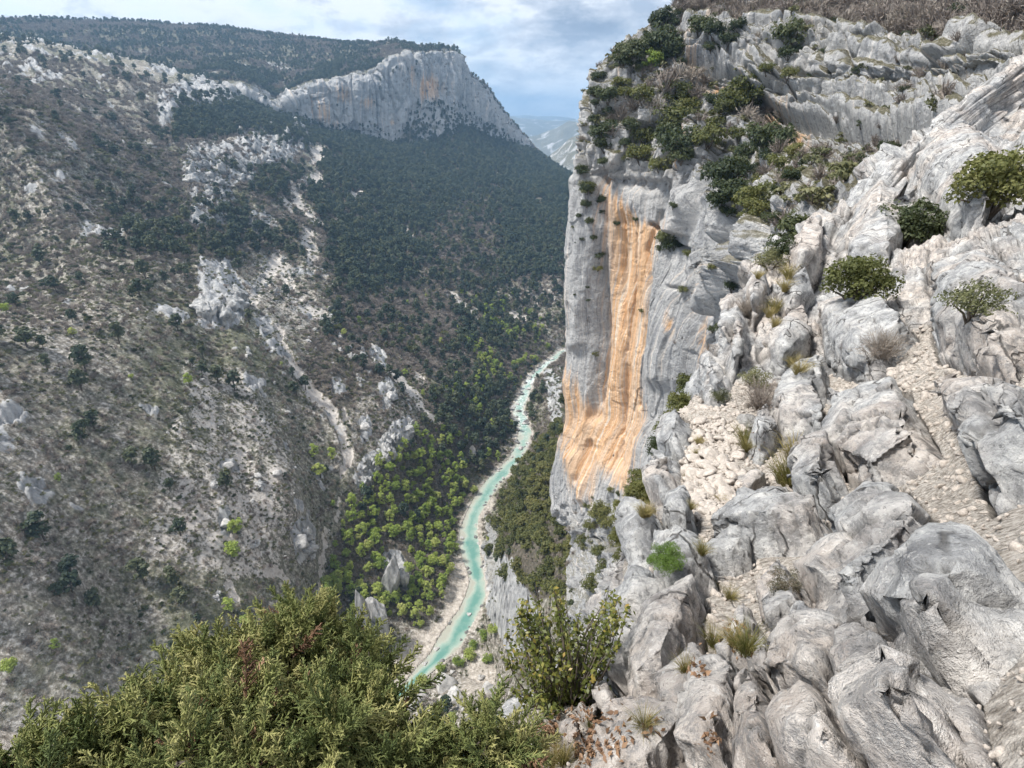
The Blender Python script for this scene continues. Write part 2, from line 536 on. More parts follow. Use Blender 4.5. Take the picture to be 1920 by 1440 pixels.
M = {
    'cliff': cliff_material('limestone_wall'),
    'far_cliff': cliff_material('far_limestone', 3.0, 0.06),
    'ridge': ridge_material('pale_limestone'),
    'terrain': terrain_material('gorge_ground'),
    'water': water_material('river_water'),
    'spring': leaf_material('spring_leaf', [(0.10, (0.11, 0.16, 0.045)), (0.30, (0.22, 0.30, 0.065)), (0.52, (0.35, 0.43, 0.095)), (0.72, (0.44, 0.49, 0.14)), (0.90, (0.48, 0.43, 0.20))], 0.42),
    'ever': leaf_material('evergreen_leaf', [(0.20, (0.020, 0.030, 0.014)), (0.5, (0.042, 0.056, 0.024)), (0.8, (0.075, 0.085, 0.035))], 0.15),
    'oak': leaf_material('holm_oak_leaf', [(0.20, (0.05, 0.058, 0.02)), (0.5, (0.105, 0.112, 0.036)), (0.8, (0.175, 0.165, 0.058))], 0.22),
    'pine': leaf_material('pine_needle', [(0.20, (0.022, 0.034, 0.022)), (0.45, (0.042, 0.060, 0.036)), (0.62, (0.075, 0.090, 0.048)), (0.8, (0.11, 0.115, 0.06))], 0.12, nscale=0.012),
    'twig': leaf_material('bare_twig', [(0.25, (0.13, 0.105, 0.088)), (0.55, (0.25, 0.21, 0.18)), (0.8, (0.34, 0.30, 0.25))], 0.0, nscale=0.02),
    'scrub': leaf_material('scrub_leaf', [(0.22, (0.055, 0.06, 0.028)), (0.5, (0.115, 0.12, 0.055)), (0.8, (0.19, 0.18, 0.09))], 0.15),
    'juniper': leaf_material('juniper_scale', [(0.15, (0.046, 0.066, 0.022)), (0.38, (0.115, 0.145, 0.048)), (0.60, (0.23, 0.245, 0.085)), (0.88, (0.44, 0.40, 0.17))], 0.18, nscale=2.0),
    'box': leaf_material('box_leaf', [(0.15, (0.035, 0.045, 0.012)), (0.40, (0.10, 0.115, 0.026)), (0.56, (0.20, 0.185, 0.045)), (0.68, (0.34, 0.22, 0.06)), (0.85, (0.42, 0.17, 0.05))], 0.25, nscale=3.0, rough=0.4),
    'spurge': leaf_material('spurge_leaf', [(0.2, (0.04, 0.085, 0.016)), (0.55, (0.085, 0.15, 0.028)), (0.9, (0.15, 0.22, 0.05))], 0.35, nscale=4.0),
    'grass': leaf_material('dry_grass', [(0.2, (0.10, 0.11, 0.03)), (0.5, (0.25, 0.20, 0.08)), (0.85, (0.42, 0.34, 0.17))], 0.25, nscale=3.0),
    'heath': leaf_material('flower_heath', [(0.2, (0.09, 0.09, 0.05)), (0.5, (0.18, 0.14, 0.11)), (0.7, (0.30, 0.18, 0.24)), (0.9, (0.42, 0.22, 0.32))], 0.15, nscale=8.0),
    'litter': leaf_material('dead_leaf', [(0.2, (0.06, 0.04, 0.028)), (0.5, (0.17, 0.095, 0.055)), (0.85, (0.40, 0.26, 0.16))], 0.1, nscale=8.0),
    'bark': plain_material('bark', (0.05, 0.04, 0.032), (0.15, 0.125, 0.10), 6.0),
}

# ------------------------------------------------------------------ the gorge: ground as one sheet in rings around the viewpoint
RIV = [(720, 742, 1330), (732, 752, 1308), (755, 771, 1288), (777, 808, 1260), (804, 838, 1232), (818, 868, 1204), (838, 881, 1176), (860, 898, 1147),
       (872, 911, 1119), (881, 909, 1091), (874, 905, 1063), (866, 901, 1043), (861, 898, 1019), (861, 895, 995), (873, 898, 967), (886, 915, 939),
       (905, 935, 911), (930, 957, 883), (952, 974, 865), (965, 988, 841), (972, 997, 812), (964, 989, 784), (959, 982, 765), (974, 991, 742),
       (981, 998, 722), (990, 1004, 708), (1012, 1026, 687), (1047, 1061, 659), (1100, 1116, 640)]
ZR = -260.0
riv_l = np.array([at_z(a, y, ZR) for a, b, y in RIV])
riv_r = np.array([at_z(b, y, ZR) for a, b, y in RIV])
riv_c = (riv_l + riv_r) / 2
riv_w = np.linalg.norm((riv_r - riv_l)[:, :2], axis=1) / 2 * 0.88

CZ = [  # px, py, height
    (740, 1235, -258), (700, 1225, -255), (690, 1190, -250), (640, 1150, -240), (600, 1150, -228), (640, 1050, -227), (740, 1050, -241), (800, 1110, -253),
    (835, 1030, -252), (700, 950, -221), (800, 950, -244), (850, 935, -254), (640, 900, -203), (720, 880, -210), (800, 880, -231), (890, 875, -252),
    (650, 830, -190), (750, 800, -201), (850, 800, -226), (935, 800, -253), (600, 740, -170), (700, 700, -177), (800, 720, -206), (880, 720, -229),
    (950, 725, -252), (540, 650, -145), (640, 640, -163), (750, 640, -190), (850, 640, -215), (950, 660, -242), (1010, 655, -252), (600, 560, -146),
    (680, 560, -165), (800, 560, -190), (900, 560, -206), (1000, 580, -226), (1060, 600, -236), (500, 520, -130), (600, 480, -130), (700, 480, -150),
    (850, 470, -165), (1000, 480, -185), (1070, 480, -190), (460, 420, -95), (560, 400, -95), (650, 380, -102), (800, 380, -122), (950, 380, -134), (1070, 400, -152),
    (420, 1100, -186), (500, 1050, -193), (555, 1000, -195), (572, 950, -191), (555, 880, -180), (610, 960, -207), (603, 1050, -221),
    (420, 950, -168), (500, 900, -173), (420, 800, -148), (500, 760, -155), (420, 680, -130), (480, 640, -132), (440, 570, -117), (420, 500, -108),
    (0, 1100, -140), (200, 1100, -165), (0, 850, -115), (200, 850, -132), (0, 600, -88), (200, 600, -98), (0, 400, -60), (200, 400, -62),
    (1030, 760, -243), (1050, 720, -243), (1010, 830, -236), (965, 930, -238), (1000, 900, -207), (945, 1000, -224), (1000, 1000, -189), (1050, 1000, -169),
    (932, 1060, -219), (990, 1080, -188), (1060, 1080, -163), (945, 1130, -218), (970, 1200, -220), (1000, 1220, -196), (935, 1225, -251), (905, 1290, -246), (850, 1325, -250), (900, 1400, -228),
    (800, 1400, -243), (1000, 1350, -182), (700, 1400, -238), (600, 1440, -228), (400, 1440, -205), (1100, 1200, -128), (0, 1440, -180), (1100, 1440, -120),
]
CR = [  # px, py, range
    (600, 300, 1080), (700, 300, 1230), (850, 300, 1380), (950, 310, 1480), (1060, 336, 1500), (1110, 350, 1500), (500, 290, 940), (430, 300, 840), (440, 240, 1050), (520, 230, 1250),
    (600, 255, 1340), (735, 275, 1410), (860, 245, 1540), (930, 268, 1680), (1015, 302, 1850), (0, 250, 620), (200, 250, 790), (0, 130, 1000), (250, 140, 1100), (420, 180, 1240),
]
cp = np.array([at_z(*c) for c in CZ] + [at_r(*c) for c in CR]
              + [riv_l[k] for k in range(0, len(RIV), 2)] + [riv_r[k] for k in range(1, len(RIV), 2)]
              + [[900, 1500, -160], [900, 700, 60], [600, 500, 20], [300, 200, -10], [-1900, 900, 250], [250, 1900, -260], [60, 2450, -330], [900, 2400, -330], [-1300, 2400, 60]])


def polar(P):
    return np.stack([np.arctan2(P[..., 0], P[..., 1]) * 2.2, 0.5 * np.log(P[..., 0] ** 2 + P[..., 1] ** 2)], -1)


def tps_fit(X, z, lam=1e-4):
    d = np.linalg.norm(X[:, None] - X[None], axis=-1)
    K = np.where(d > 1e-9, d * d * np.log(d + 1e-12), 0)
    n = len(X)
    Pm = np.hstack([np.ones((n, 1)), X])
    A = np.zeros((n + 3, n + 3))
    A[:n, :n] = K + lam * np.eye(n)
    A[:n, n:] = Pm
    A[n:, :n] = Pm.T
    return np.linalg.solve(A, np.concatenate([z, np.zeros(3)]))


def tps_eval(X, w, q):
    n = len(X)
    X32, w32 = X.astype(np.float32), w.astype(np.float32)

    def part(b):
        d2 = (b[:, :1] - X32[:, 0]) ** 2 + (b[:, 1:] - X32[:, 1]) ** 2 + np.float32(1e-9)
        return (d2 * np.log(d2)) @ (0.5 * w32[:n])
    return par(part, q.astype(np.float32)).astype(float) + w[n] + q @ w[n + 1:]


GX = polar(cp)
GW = tps_fit(GX, cp[:, 2], 2e-4)
NA, NR = 860, 780
az = np.radians(np.linspace(-60, 22, NA))
rr = np.exp(np.linspace(math.log(95), math.log(2500), NR))
AZ, RR = np.meshgrid(az, rr)
TX, TY = (RR * np.sin(AZ)).ravel(), (RR * np.cos(AZ)).ravel()
tz = tps_eval(GX, GW, np.stack([AZ.ravel() * 2.2, np.log(RR.ravel())], -1))
T = np.stack([TX, TY, tz], -1)
tpx, tpy = project(T)

# river distance on the map, for bed, banks and beach
rd = line_d(TX, TY, [(c[0], c[1], w) for c, w in zip(riv_c, riv_w)])
near_river = sstep(40, 4, rd)

# where the photograph shows scree, rock, beach
wob = fbm(T, 22.0, 4) * 12 + fbm(T, 5.0, 3) * 9
qx, qy = tpx + wob, tpy + fbm(T + 77, 22.0, 4) * 12 + fbm(T + 78, 5.0, 3) * 9
SCREE = [
    [(598, 290, 9), (590, 316, 7)], [(600, 292, 4), (628, 305, 4), (648, 324, 4)], [(566, 346, 5), (592, 340, 10), (604, 346, 7)],
    [(548, 356, 4), (556, 378, 5), (576, 402, 5), (604, 430, 5)], [(534, 380, 6), (550, 398, 4)], [(576, 440, 6), (584, 468, 12), (586, 500, 10), (588, 520, 4)],
    [(670, 368, 6), (668, 376, 9)], [(762, 428, 3), (788, 456, 3)], [(520, 618, 4), (534, 660, 6), (560, 708, 8), (600, 752, 10), (628, 792, 8), (648, 832, 9), (650, 862, 11), (640, 892, 4)],
    [(702, 642, 5), (716, 680, 6), (750, 710, 7), (786, 756, 8), (820, 796, 4)], [(770, 690, 5), (795, 720, 4)], [(830, 536, 4), (852, 562, 5), (892, 596, 6)],
    [(560, 572, 7), (590, 584, 10), (615, 600, 5)], [(612, 990, 3), (606, 1060, 4), (598, 1130, 5)], [(637, 930, 2), (631, 975, 3)],
    [(930, 330, 4), (934, 340, 4)], [(850, 320, 3), (864, 322, 3)], [(885, 842, 6), (888, 854, 4)], [(640, 770, 4), (655, 800, 4)], [(480, 1080, 6), (520, 1072, 8), (545, 1090, 5)], [(430, 1105, 10), (445, 1130, 8)],
    [(480, 560, 10), (520, 500, 14), (545, 530, 10)], [(955, 590, 5), (985, 600, 5)],
]
scree = np.zeros(len(T))
for L in SCREE:
    scree = np.maximum(scree, sstep(4, -3, line_d(qx, qy, L)))
pale = sstep(-20, 40, poly_sd(qx, qy, [(330, 650), (470, 690), (560, 830), (572, 1000), (540, 1080), (420, 1120), (250, 1050)]))
scree = np.maximum(scree, 0.62 * pale * (0.8 + 0.5 * fbm(T + 5, 9.0, 4)))
scree = np.maximum(scree, 0.42 * sstep(-20, 30, poly_sd(qx, qy, [(440, 480), (560, 480), (640, 600), (500, 680), (420, 620)])))
scree = np.maximum(scree, 0.36 * sstep(-20, 30, poly_sd(qx, qy, [(940, 530), (1070, 520), (1070, 640), (930, 620)])))
ROCK = [([(462, 250), (500, 232), (583, 236), (584, 275), (560, 285), (520, 322), (470, 318), (455, 285)], 26, 14), ([(350, 290), (425, 278), (468, 300), (480, 345), (420, 350), (340, 340)], 22, 12),
        ([(360, 360), (425, 345), (450, 395), (430, 430), (360, 430)], 16, 10), ([(440, 410), (500, 400), (520, 440), (470, 450)], 8, 8),
        ([(380, 505), (430, 500), (463, 560), (462, 600), (430, 618), (370, 610)], 14, 9), ([(480, 600), (500, 595), (515, 625), (495, 640)], 5, 5),
        ([(545, 1000), (565, 975), (592, 985), (590, 1045), (560, 1060)], 7, 4), ([(710, 830), (735, 800), (772, 785), (776, 820), (740, 862), (715, 862)], 9, 5), ([(660, 900), (690, 850), (715, 840), (712, 880), (680, 925)], 6, 4),
        ([(712, 730), (735, 718), (745, 760), (722, 772)], 6, 4), ([(670, 790), (690, 780), (700, 820), (680, 830)], 5, 3), ([(620, 720), (640, 715), (650, 740), (630, 745)], 3, 3),
        ([(720, 1040), (745, 1030), (772, 1080), (765, 1105), (730, 1100)], 9, 5), ([(905, 1030), (950, 1040), (995, 1120), (1010, 1220), (960, 1230), (912, 1140)], 4, 6),
        ([(415, 860), (445, 865), (450, 885), (415, 885)], 4, 3), ([(415, 960), (432, 965), (430, 1010), (415, 1010)], 5, 4),
        ([(690, 640), (720, 650), (725, 690), (700, 690)], 4, 4), ([(1020, 700), (1050, 690), (1055, 800), (1035, 800)], 4, 4), ([(300, 180), (420, 135), (530, 130), (535, 150), (470, 175), (420, 200), (300, 230)], 18, 10)]
rock = np.zeros(len(T))
lift = np.zeros(len(T))
cell_f1, cell_f2, cell_r = worley(T * [1, 1, 0.6], 13.0)
rqx, rqy = tpx + fbm(T + 31, 12.0, 3) * 8, tpy + fbm(T + 11, 12.0, 3) * 8
for poly, hh, soft in ROCK:
    s = poly_sd(rqx, rqy, poly)
    k = sstep(-soft * 0.35, soft, s)
    rock = np.maximum(rock, sstep(-soft, soft * 0.3, s))
    lift = np.maximum(lift, hh * 0.30 * k * (0.45 + 0.7 * cell_r))
# scattered small outcrops on the steep left side and below the far wall
spots = fbm(T + 300, 30.0, 4)
outc = sstep(0.26, 0.40, spots) * sstep(700, 560, tpx) * sstep(1250, 1000, tpy) * (1 - near_river)
rock = np.maximum(rock, outc)
lift += outc * (0.5 + 1.5 * cell_r)
karst = sstep(0.22, 0.34, fbm(T + 900, 40.0, 4)) * sstep(330, 250, tpy + 0.05 * np.abs(tpx - 500)) * sstep(640, 560, tpx)
rock = np.maximum(rock, karst)
lift += karst * 4 * cell_r
amp = 1 - 0.9 * near_river
g0, g1_ = at_z(520, 620, -140), at_z(640, 890, -200)
gd = (g1_ - g0)[:2] / np.linalg.norm((g1_ - g0)[:2])
ravq = np.stack([(TX * gd[0] + TY * gd[1]) / 170.0, (-TX * gd[1] + TY * gd[0]) / 46.0, np.zeros(len(T))], -1) + 0.25 * fbm(T, 60.0, 2)[:, None]
rav = fbm(ravq, 1.0, 3, 0.5, True)
tz2 = tz + amp * (fbm(T, 90.0, 3) * np.clip(RR.ravel() / 90, 2, 11) + fbm(T, 26.0, 3, ridged=True) * np.clip(RR.ravel() / 220, 0.7, 3.2) + fbm(T, 6.0, 4) * (1.0 + 1.2 * rock))
tz2 += amp * (rav - 0.35) * np.clip(RR.ravel() / 45, 3.5, 12) * sstep(30, 90, rd) * (1 - 0.8 * scree * (1 - pale))
tz2 += lift - 0.9 * scree * (1 - pale)
crk = (cell_f2 - cell_f1)
tz2 -= rock * 3.0 * sstep(0.16, 0.0, crk)
Rv0 = RR.ravel()
f1b, f2b, rb = worley(T * [1, 1, 0.5] / np.clip(Rv0 / 500, 0.8, 1.8)[:, None], 4.5, 0.9, 1.3)
tz2 += rock * (rb - 0.5) * np.clip(Rv0 / 170, 1.6, 5)
tz2 = np.where(rd < 60, np.maximum(tz2, ZR + 0.25 * np.clip(rd - 2, 0, 60) * 0.25), tz2)
# flat gravel banks, river bed
tz2 = np.where(rd < 14, tz2 * sstep(1, 14, rd) + (ZR + 0.6 + 0.5 * fbm(T, 3.0, 3)) * (1 - sstep(1, 14, rd)), tz2)
tz2 = np.where(rd < 0.5, ZR - 1.2, tz2)
beach = np.maximum(sstep(3.2, 1.0, rd + 7 * fbm(T + 40, 9.0, 4)) * sstep(-2, 0, rd) * 0.9,
                   sstep(-4, 6, poly_sd(qx, qy, [(715, 1230), (760, 1200), (830, 1150), (845, 1080), (860, 1040), (880, 1060), (890, 1110), (850, 1170), (800, 1240), (740, 1300), (715, 1270)])))
beach = np.maximum(beach, sstep(-4, 6, poly_sd(qx, qy, [(890, 940), (925, 915), (930, 935), (908, 985), (905, 1030), (895, 1000)])) * 0.8)
beach = np.maximum(beach, sstep(-4, 8, poly_sd(qx, qy, [(870, 1250), (905, 1215), (930, 1260), (935, 1300), (860, 1310)])) * 0.8)
T[:, 2] = tz2
gme = mesh_np('ground', T, grid_faces(NR, NA)[:, ::-1], {'scree': scree, 'rock': rock, 'beach': beach})
ground = tag(link('ground', gme, M['terrain']), kind='structure')
tpx, tpy = project(T)
TN = normals(T.reshape(NR, NA, 3)).reshape(-1, 3)
TN *= np.sign(TN[:, 2:3])

# ---- river
cum = np.concatenate([[0], np.cumsum(np.linalg.norm(np.diff(riv_c, axis=0), axis=1))])
ns = 420
ss = np.linspace(0, cum[-1], ns)
rl = np.stack([np.interp(ss, cum, riv_l[:, k]) for k in range(3)], -1)
rr_ = np.stack([np.interp(ss, cum, riv_r[:, k]) for k in range(3)], -1)
nu = 40
uu = np.linspace(-0.22, 1.22, nu)
wv = 0.5 * gnoise(np.stack([ss / 16.0, ss * 0, ss * 0], -1)) + 0.5 * gnoise(np.stack([ss / 6.0, ss * 0 + 5, ss * 0], -1))
rl = rl + (rr_ - rl) * (0.16 * wv)[:, None]
rr_ = rr_ - (rr_ - rl) * (0.16 * np.roll(wv, 37))[:, None]
rl, rr_ = rl * 0.93 + rr_ * 0.07, rr_ * 0.93 + rl * 0.07
RV = rl[:, None] * (1 - uu)[None, :, None] + rr_[:, None] * uu[None, :, None]
RV = RV.reshape(-1, 3)
dep = np.tile(np.clip(1 - np.abs(uu - 0.58) * 1.8, 0, 1), ns)
dep = np.clip(dep * 1.15 + 0.75 * fbm(RV, (14.0, 14.0, 50.0), 4), 0, 1)
sv = np.repeat(ss / cum[-1], nu)
RV[:, 2] = ZR + 0.05 + 0.12 * fbm(RV, 2.5, 3)
rap = sstep(0.42, 0.6, sv) * (0.6 + 1.2 * np.clip(fbm(np.stack([sv * 24, sv * 0, sv * 0], -1), 1.0, 2), 0, 1)) + 0.5 * sstep(0.15, 0.4, sv)
dep = dep * (1 - 0.45 * sstep(0.15, 0.5, sv))
tag(link('river', mesh_np('river', RV, grid_faces(ns, nu), {'depth': dep, 'rapid': rap}), M['water']), kind='structure')

# ---- far plateau with its long wall (left, behind the forest)
FARC = [  # px, base(py, R), wall foot, wall top, plateau, skyline py, R foot
    (-420, 330, 250, 190, 120, 20, 1000), (0, 330, 235, 180, 115, 35, 1080), (250, 300, 225, 170, 110, 42, 1180), (420, 262, 205, 160, 105, 53, 1300), (470, 258, 208, 172, 110, 59, 1330),
    (518, 250, 215, 198, 118, 65, 1360), (560, 258, 224, 172, 120, 69, 1380), (617, 285, 248, 156, 115, 79, 1400), (660, 285, 246, 147, 108, 82.5, 1415), (700, 290, 252, 138, 102, 81, 1425),
    (737, 300, 268, 118, 97, 80.5, 1440), (772, 275, 215, 104, 95, 88, 1480), (815, 275, 204, 100, 96, 92, 1510), (848, 275, 206, 99, 96.5, 94.5, 1540), (862, 280, 212, 112, 106, 101, 1570),
    (878, 285, 222, 146, 142, 139, 1620), (912, 295, 240, 172, 168, 164, 1690), (936, 305, 252, 206, 201, 197, 1760), (956, 310, 264, 232, 228, 224, 1840), (1000, 320, 292, 280, 278, 276, 1950), (1030, 340, 316, 308, 306, 304, 2050),
    (1075, 380, 345, 335, 333, 331, 2100)]
C = []
for px, b, f, tp, pl, sk, R in FARC:
    dR = np.interp(px, [300, 520, 740, 860, 1080], [900, 700, 330, 60, 40])
    C.append([at_r(px, b, R - 70), at_r(px, f, R), at_r(px, f + (tp - f) * 0.5, R + 8), at_r(px, tp, R + 22), at_r(px, pl, R + 0.45 * dR), at_r(px, sk, R + dR), at_r(px, sk, R + dR) * [1.15, 1.15, 1.0] - [0, 0, 60]])
C = np.array(C).transpose(1, 0, 2)
vs = spaced([30, 90, 90, 70, 60, 16])
us = spaced([14, 14, 40, 30, 30, 28, 36, 30, 30, 30, 30, 34, 30, 22, 20, 30, 26, 22, 26, 20, 14])
FP = sheet(C, us, vs)
shp = FP.shape
FN = normals(FP).reshape(-1, 3)
FN *= np.where((FN * -FP.reshape(-1, 3)).sum(1, keepdims=True) < 0, -1, 1)
fv = np.repeat(vs, shp[1])
FPf = FP.reshape(-1, 3)
fpx, fpy = project(FPf)
wall = sstep(0.75, 1.1, fv) * sstep(3.35, 2.95, fv)
# folds, flutes and blocks
wf1, wf2, wr = worley(FPf * [1, 1, 0.3], 42.0, 0.9, 1.0)
wg1, wg2, wr2 = worley(FPf * [1, 1, 0.4], 14.0, 0.9, 1.2)
disp = wall * (fbm(FPf, (30, 30, 120), 4, ridged=True) * 6 + fbm(FPf, 9.0, 3) * 3 + fbm(FPf, (60, 60, 160), 4, ridged=True) * 9 + (wr - 0.5) * 11 + (wr2 - 0.5) * 6 - 6 * sstep(0.12, 0, wf2 - wf1))
disp += (1 - wall) * (fbm(FPf, 120.0, 4) * 14 + fbm(FPf, 30.0, 3) * 4)
disp *= np.where(fv > 4.6, 0.35, 1.0)
FPd = FPf + FN * disp[:, None]
foch = np.zeros(len(FPf))
for (ox, oy, sx, sy, k) in [(640, 178, 16, 18, 0.75), (805, 165, 24, 26, 0.95), (605, 215, 18, 25, 0.6), (690, 192, 18, 14, 0.6), (735, 230, 8, 6, 0.6), (770, 140, 8, 30, 0.5), (625, 235, 12, 15, 0.5)]:
    foch = np.maximum(foch, k * np.exp(-(((fpx - ox) / sx) ** 2 + ((fpy - oy) / sy) ** 2)))
pbands = sstep(0.1, 0.28, fbm(FPf * [1, 1, 3.0], 60.0, 4)) * sstep(3.1, 3.4, fv) * sstep(4.7, 4.0, fv) * sstep(640, 520, fpx)
fsoil = np.clip((1 - wall) * 1.6 - pbands * 1.6, 0, 1)
plateau = tag(link('plateau_cliff', mesh_np('plateau_cliff', FPd, grid_faces(*shp[:2])[:, ::-1], {'ochre': foch, 'soil': fsoil * 4, 'along': fpx * 1.4}), M['far_cliff']), kind='structure')

# ---- blue hills beyond the gorge mouth
def hill(name, R, pts, depth, seed, amp):
    amp = amp * 1.6
    xs = np.linspace(-35, 45, 260)
    ys = np.linspace(0, 1, 40)
    px_ = np.array([p[0] for p in pts])
    el = np.interp(xs, [math.degrees(math.atan2(p[0] - CX, F / math.cos(PITCH))) for p in pts], [p[1] for p in pts])
    A, V = np.meshgrid(np.radians(xs), ys)
    E = np.tile(el, (len(ys), 1))
    Rg = R + depth * (V - 0.5)
    top = np.array([at_r(CX + math.tan(math.radians(x)) * F / math.cos(PITCH), e, R)[2] for x, e in zip(xs, el)])
    Z = top[None] - (1 - np.sin(np.clip(V * 1.6, 0, 2) * math.pi / 2 * 1.0)) * (np.abs(top[None]) * 0 + 420)
    P = np.stack([Rg * np.sin(A), Rg * np.cos(A), Z], -1).reshape(-1, 3)
    P[:, 2] += fbm(P + seed, R * 0.10, 5, ridged=True) * amp * (0.3 + 0.7 * (1 - V.ravel()))
    o = link(name, mesh_np(name, P, grid_faces(len(ys), len(xs)), {'ochre': np.zeros(len(P)), 'soil': 3.0 * sstep(0.72, 0.50, fbm(P + seed, (R * 0.025, R * 0.025, R * 0.06), 4, ridged=True)), 'along': P[:, 0]}), M['far_cliff'])
    return tag(o, kind='structure')


hill('hill', 2900, [(0, 250), (900, 345), (985, 338), (1010, 322), (1040, 296), (1070, 268), (1105, 248), (1400, 190), (1900, 150)], 900, 10, 36)
hill('hill', 5200, [(0, 200), (900, 236), (955, 246), (985, 262), (1020, 256), (1060, 240), (1110, 232), (1900, 170)], 1500, 30, 60)
hill('hill', 8200, [(0, 180), (900, 220), (960, 224), (1010, 226), (1060, 232), (1120, 224), (1900, 180)], 2200, 50, 60)
hill('hill', 11500, [(0, 190), (940, 223), (985, 217), (1040, 219), (1100, 229), (1900, 190)], 2000, 90, 40)

# ---- the great wall (right)
WALL = [  # py, edge px, right px, range at 6 steps from edge to right
    (-260, 1500, 2300, (235, 225, 210, 195, 180, 165)), (-120, 1400, 2250, (220, 208, 190, 175, 160, 140)), (0, 1285, 2150, (200, 190, 175, 156, 138, 115)), (50, 1224, 2150, (190, 178, 161, 140, 118, 98)),
    (80, 1174, 2150, (185, 171, 155, 132, 110, 88)), (112, 1151, 2150, (180, 167, 150, 126, 103, 80)), (135, 1117, 2150, (178, 164, 148, 123, 98, 76)), (180, 1106, 2150, (175, 160, 145, 118, 90, 68)),
    (214, 1101, 2100, (173, 158, 142, 112, 82, 62)), (253, 1095, 2000, (172, 158, 139, 106, 78, 58)), (304, 1079, 1750, (171, 158, 143, 115, 82, 60)), (366, 1075, 1620, (171, 158, 146, 120, 76, 54)),
    (430, 1070, 1600, (170, 156, 145, 106, 57, 40)), (505, 1065, 1580, (170, 156, 143, 110, 54, 34)), (575, 1063, 1500, (169, 156, 146, 123, 74, 42)), (659, 1063, 1450, (169, 155, 146, 131, 108, 70)),
    (728, 1057, 1440, (168, 155, 145, 132, 110, 75)), (784, 1058, 1430, (167, 154, 144, 131, 110, 75)), (827, 1044, 1400, (167, 154, 144, 131, 114, 85)), (897, 1028, 1380, (168, 153, 142, 127, 111, 90)),
    (959, 1037, 1350, (164, 150, 138, 122, 105, 90)), (1009, 1078, 1330, (154, 142, 128, 115, 100, 85)), (1066, 1073, 1320, (146, 132, 118, 105, 92, 80)), (1150, 1065, 1320, (132, 119, 106, 95, 84, 75)),
    (1250, 1045, 1330, (116, 105, 95, 86, 77, 70)), (1420, 1000, 1350, (98, 90, 82, 76, 70, 62))]
C = []
for py, e, b, R in WALL:
    e += float(np.interp(py, [100, 250, 900, 1000], [2, 9, 8, 0]))
    row = [at_r(e + 70, py + 10, R[0] * 1.75), at_r(e + 14, py + 3, R[0] * 1.12)]
    for k in range(6):
        row.append(at_r(e + (b - e) * k / 5, py, R[k]))
    C.append(row)
C = np.array(C)
vs = spaced([20, 24, 40, 34, 34, 36, 36, 40, 36, 36, 40, 44, 44, 48, 46, 50, 44, 40, 36, 44, 42, 38, 36, 34, 26])
us = spaced([16, 40, 110, 110, 110, 90, 50])
WP = sheet(C, us, vs)
wshp = WP.shape
WPf = WP.reshape(-1, 3)
WN = normals(WP).reshape(-1, 3)
WN *= np.where((WN * -WPf).sum(1, keepdims=True) < 0, -1, 1)
bx, by = project(WPf)
# which zone of the wall: the smooth ochre face, the layered upper part
upper = sstep(-10, 50, np.interp(bx, [1070, 1140, 1230, 1300, 1340, 1400, 1500, 2200], [300, 325, 330, 320, 380, 420, 460, 400]) - by)
smooth = sstep(0, 30, by - np.interp(bx, [1070, 1140, 1230, 1280, 1345, 1400, 1500], [300, 330, 340, 330, 380, 400, 420])) * sstep(1345, 1325, bx) * sstep(1000, 930, by - 0.25 * (bx - 1100))
rough = 1 - 0.86 * smooth
f1, f2, cr1 = worley(WPf * [1, 1, 0.55] + fbm(WPf, 9.0, 2)[:, None] * 1.2, 10.0, 0.9, 1.1)
g1, g2, cr2 = worley(WPf * [1, 1, 0.9] + fbm(WPf, 4.0, 2)[:, None] * 0.5, 3.2, 0.9, 1.3)
zz = WPf[:, 2] + 0.22 * WPf[:, 0] + 2.0 * fbm(WPf, 30.0, 2)
lay = (zz / 5.5) % 1.0
lay2 = ((zz + 1.3 * fbm(WPf, 12.0, 2)) / 1.7) % 1.0
strata = upper * ((np.minimum(lay, 0.82) - 0.4) * 2.2 + (np.minimum(lay2, 0.8) - 0.4) * 0.55)
strata *= np.where(bx < 1300, 0.35, 1.0)
dipz = WPf[:, 2] + 0.30 * WPf[:, 0] - 0.12 * WPf[:, 1]
sl_q = np.stack([WPf[:, 0], WPf[:, 1], dipz * 2.6], -1) + fbm(WPf, 8.0, 2)[:, None] * 1.2
s1, s2, srr = worley(sl_q, 11.0, 0.9, 0.5)
slab = sstep(1285, 1340, bx) * sstep(330, 260, by - 0.25 * (bx - 1340)) * sstep(-60, 10, by)
rough = rough * (1 - 0.7 * slab)
disp = slab * ((srr - 0.5) * 2.8 * sstep(0, 0.14, s2 - s1) - 1.6 * sstep(0.09, 0, s2 - s1)) + fbm(WPf, (26, 26, 60), 3) * 3.0 * rough + fbm(WPf, (5, 5, 40), 3, ridged=True) * (0.9 + 0.3 * rough)
disp += rough * ((cr1 - 0.5) * 3.6 * sstep(0, 0.16, f2 - f1) + (cr2 - 0.5) * 1.5 * sstep(0, 0.2, g2 - g1) - 1.2 * sstep(0.10, 0.0, f2 - f1) - 0.5 * sstep(0.10, 0, g2 - g1))
bt = np.interp(bx, [1270, 1330, 1390, 1450, 1500, 2200], [50, 50, 70, 62, 75, 150])
bb = np.interp(bx, [1270, 1290, 1350, 1400, 1450, 1490, 2200], [100, 112, 126, 152, 192, 216, 330])
tb = (by + 5 * fbm(WPf, 9.0, 3) - bt) / (bb - bt)
inband = sstep(1268, 1292, bx) * sstep(-0.06, 0.05, tb) * sstep(1.05, 0.99, tb)
notch = sum(np.exp(-((tb - q) / 0.034) ** 2) for q in (0.16, 0.30, 0.52, 0.68, 0.86))
disp += inband * (5.0 - 2.2 * tb - 1.5 * notch + (np.floor(tb * 5) % 2) * 0.7)
niche = sstep(1268, 1292, bx) * sstep(0.98, 1.06, tb) * sstep(1.75, 1.2, tb)
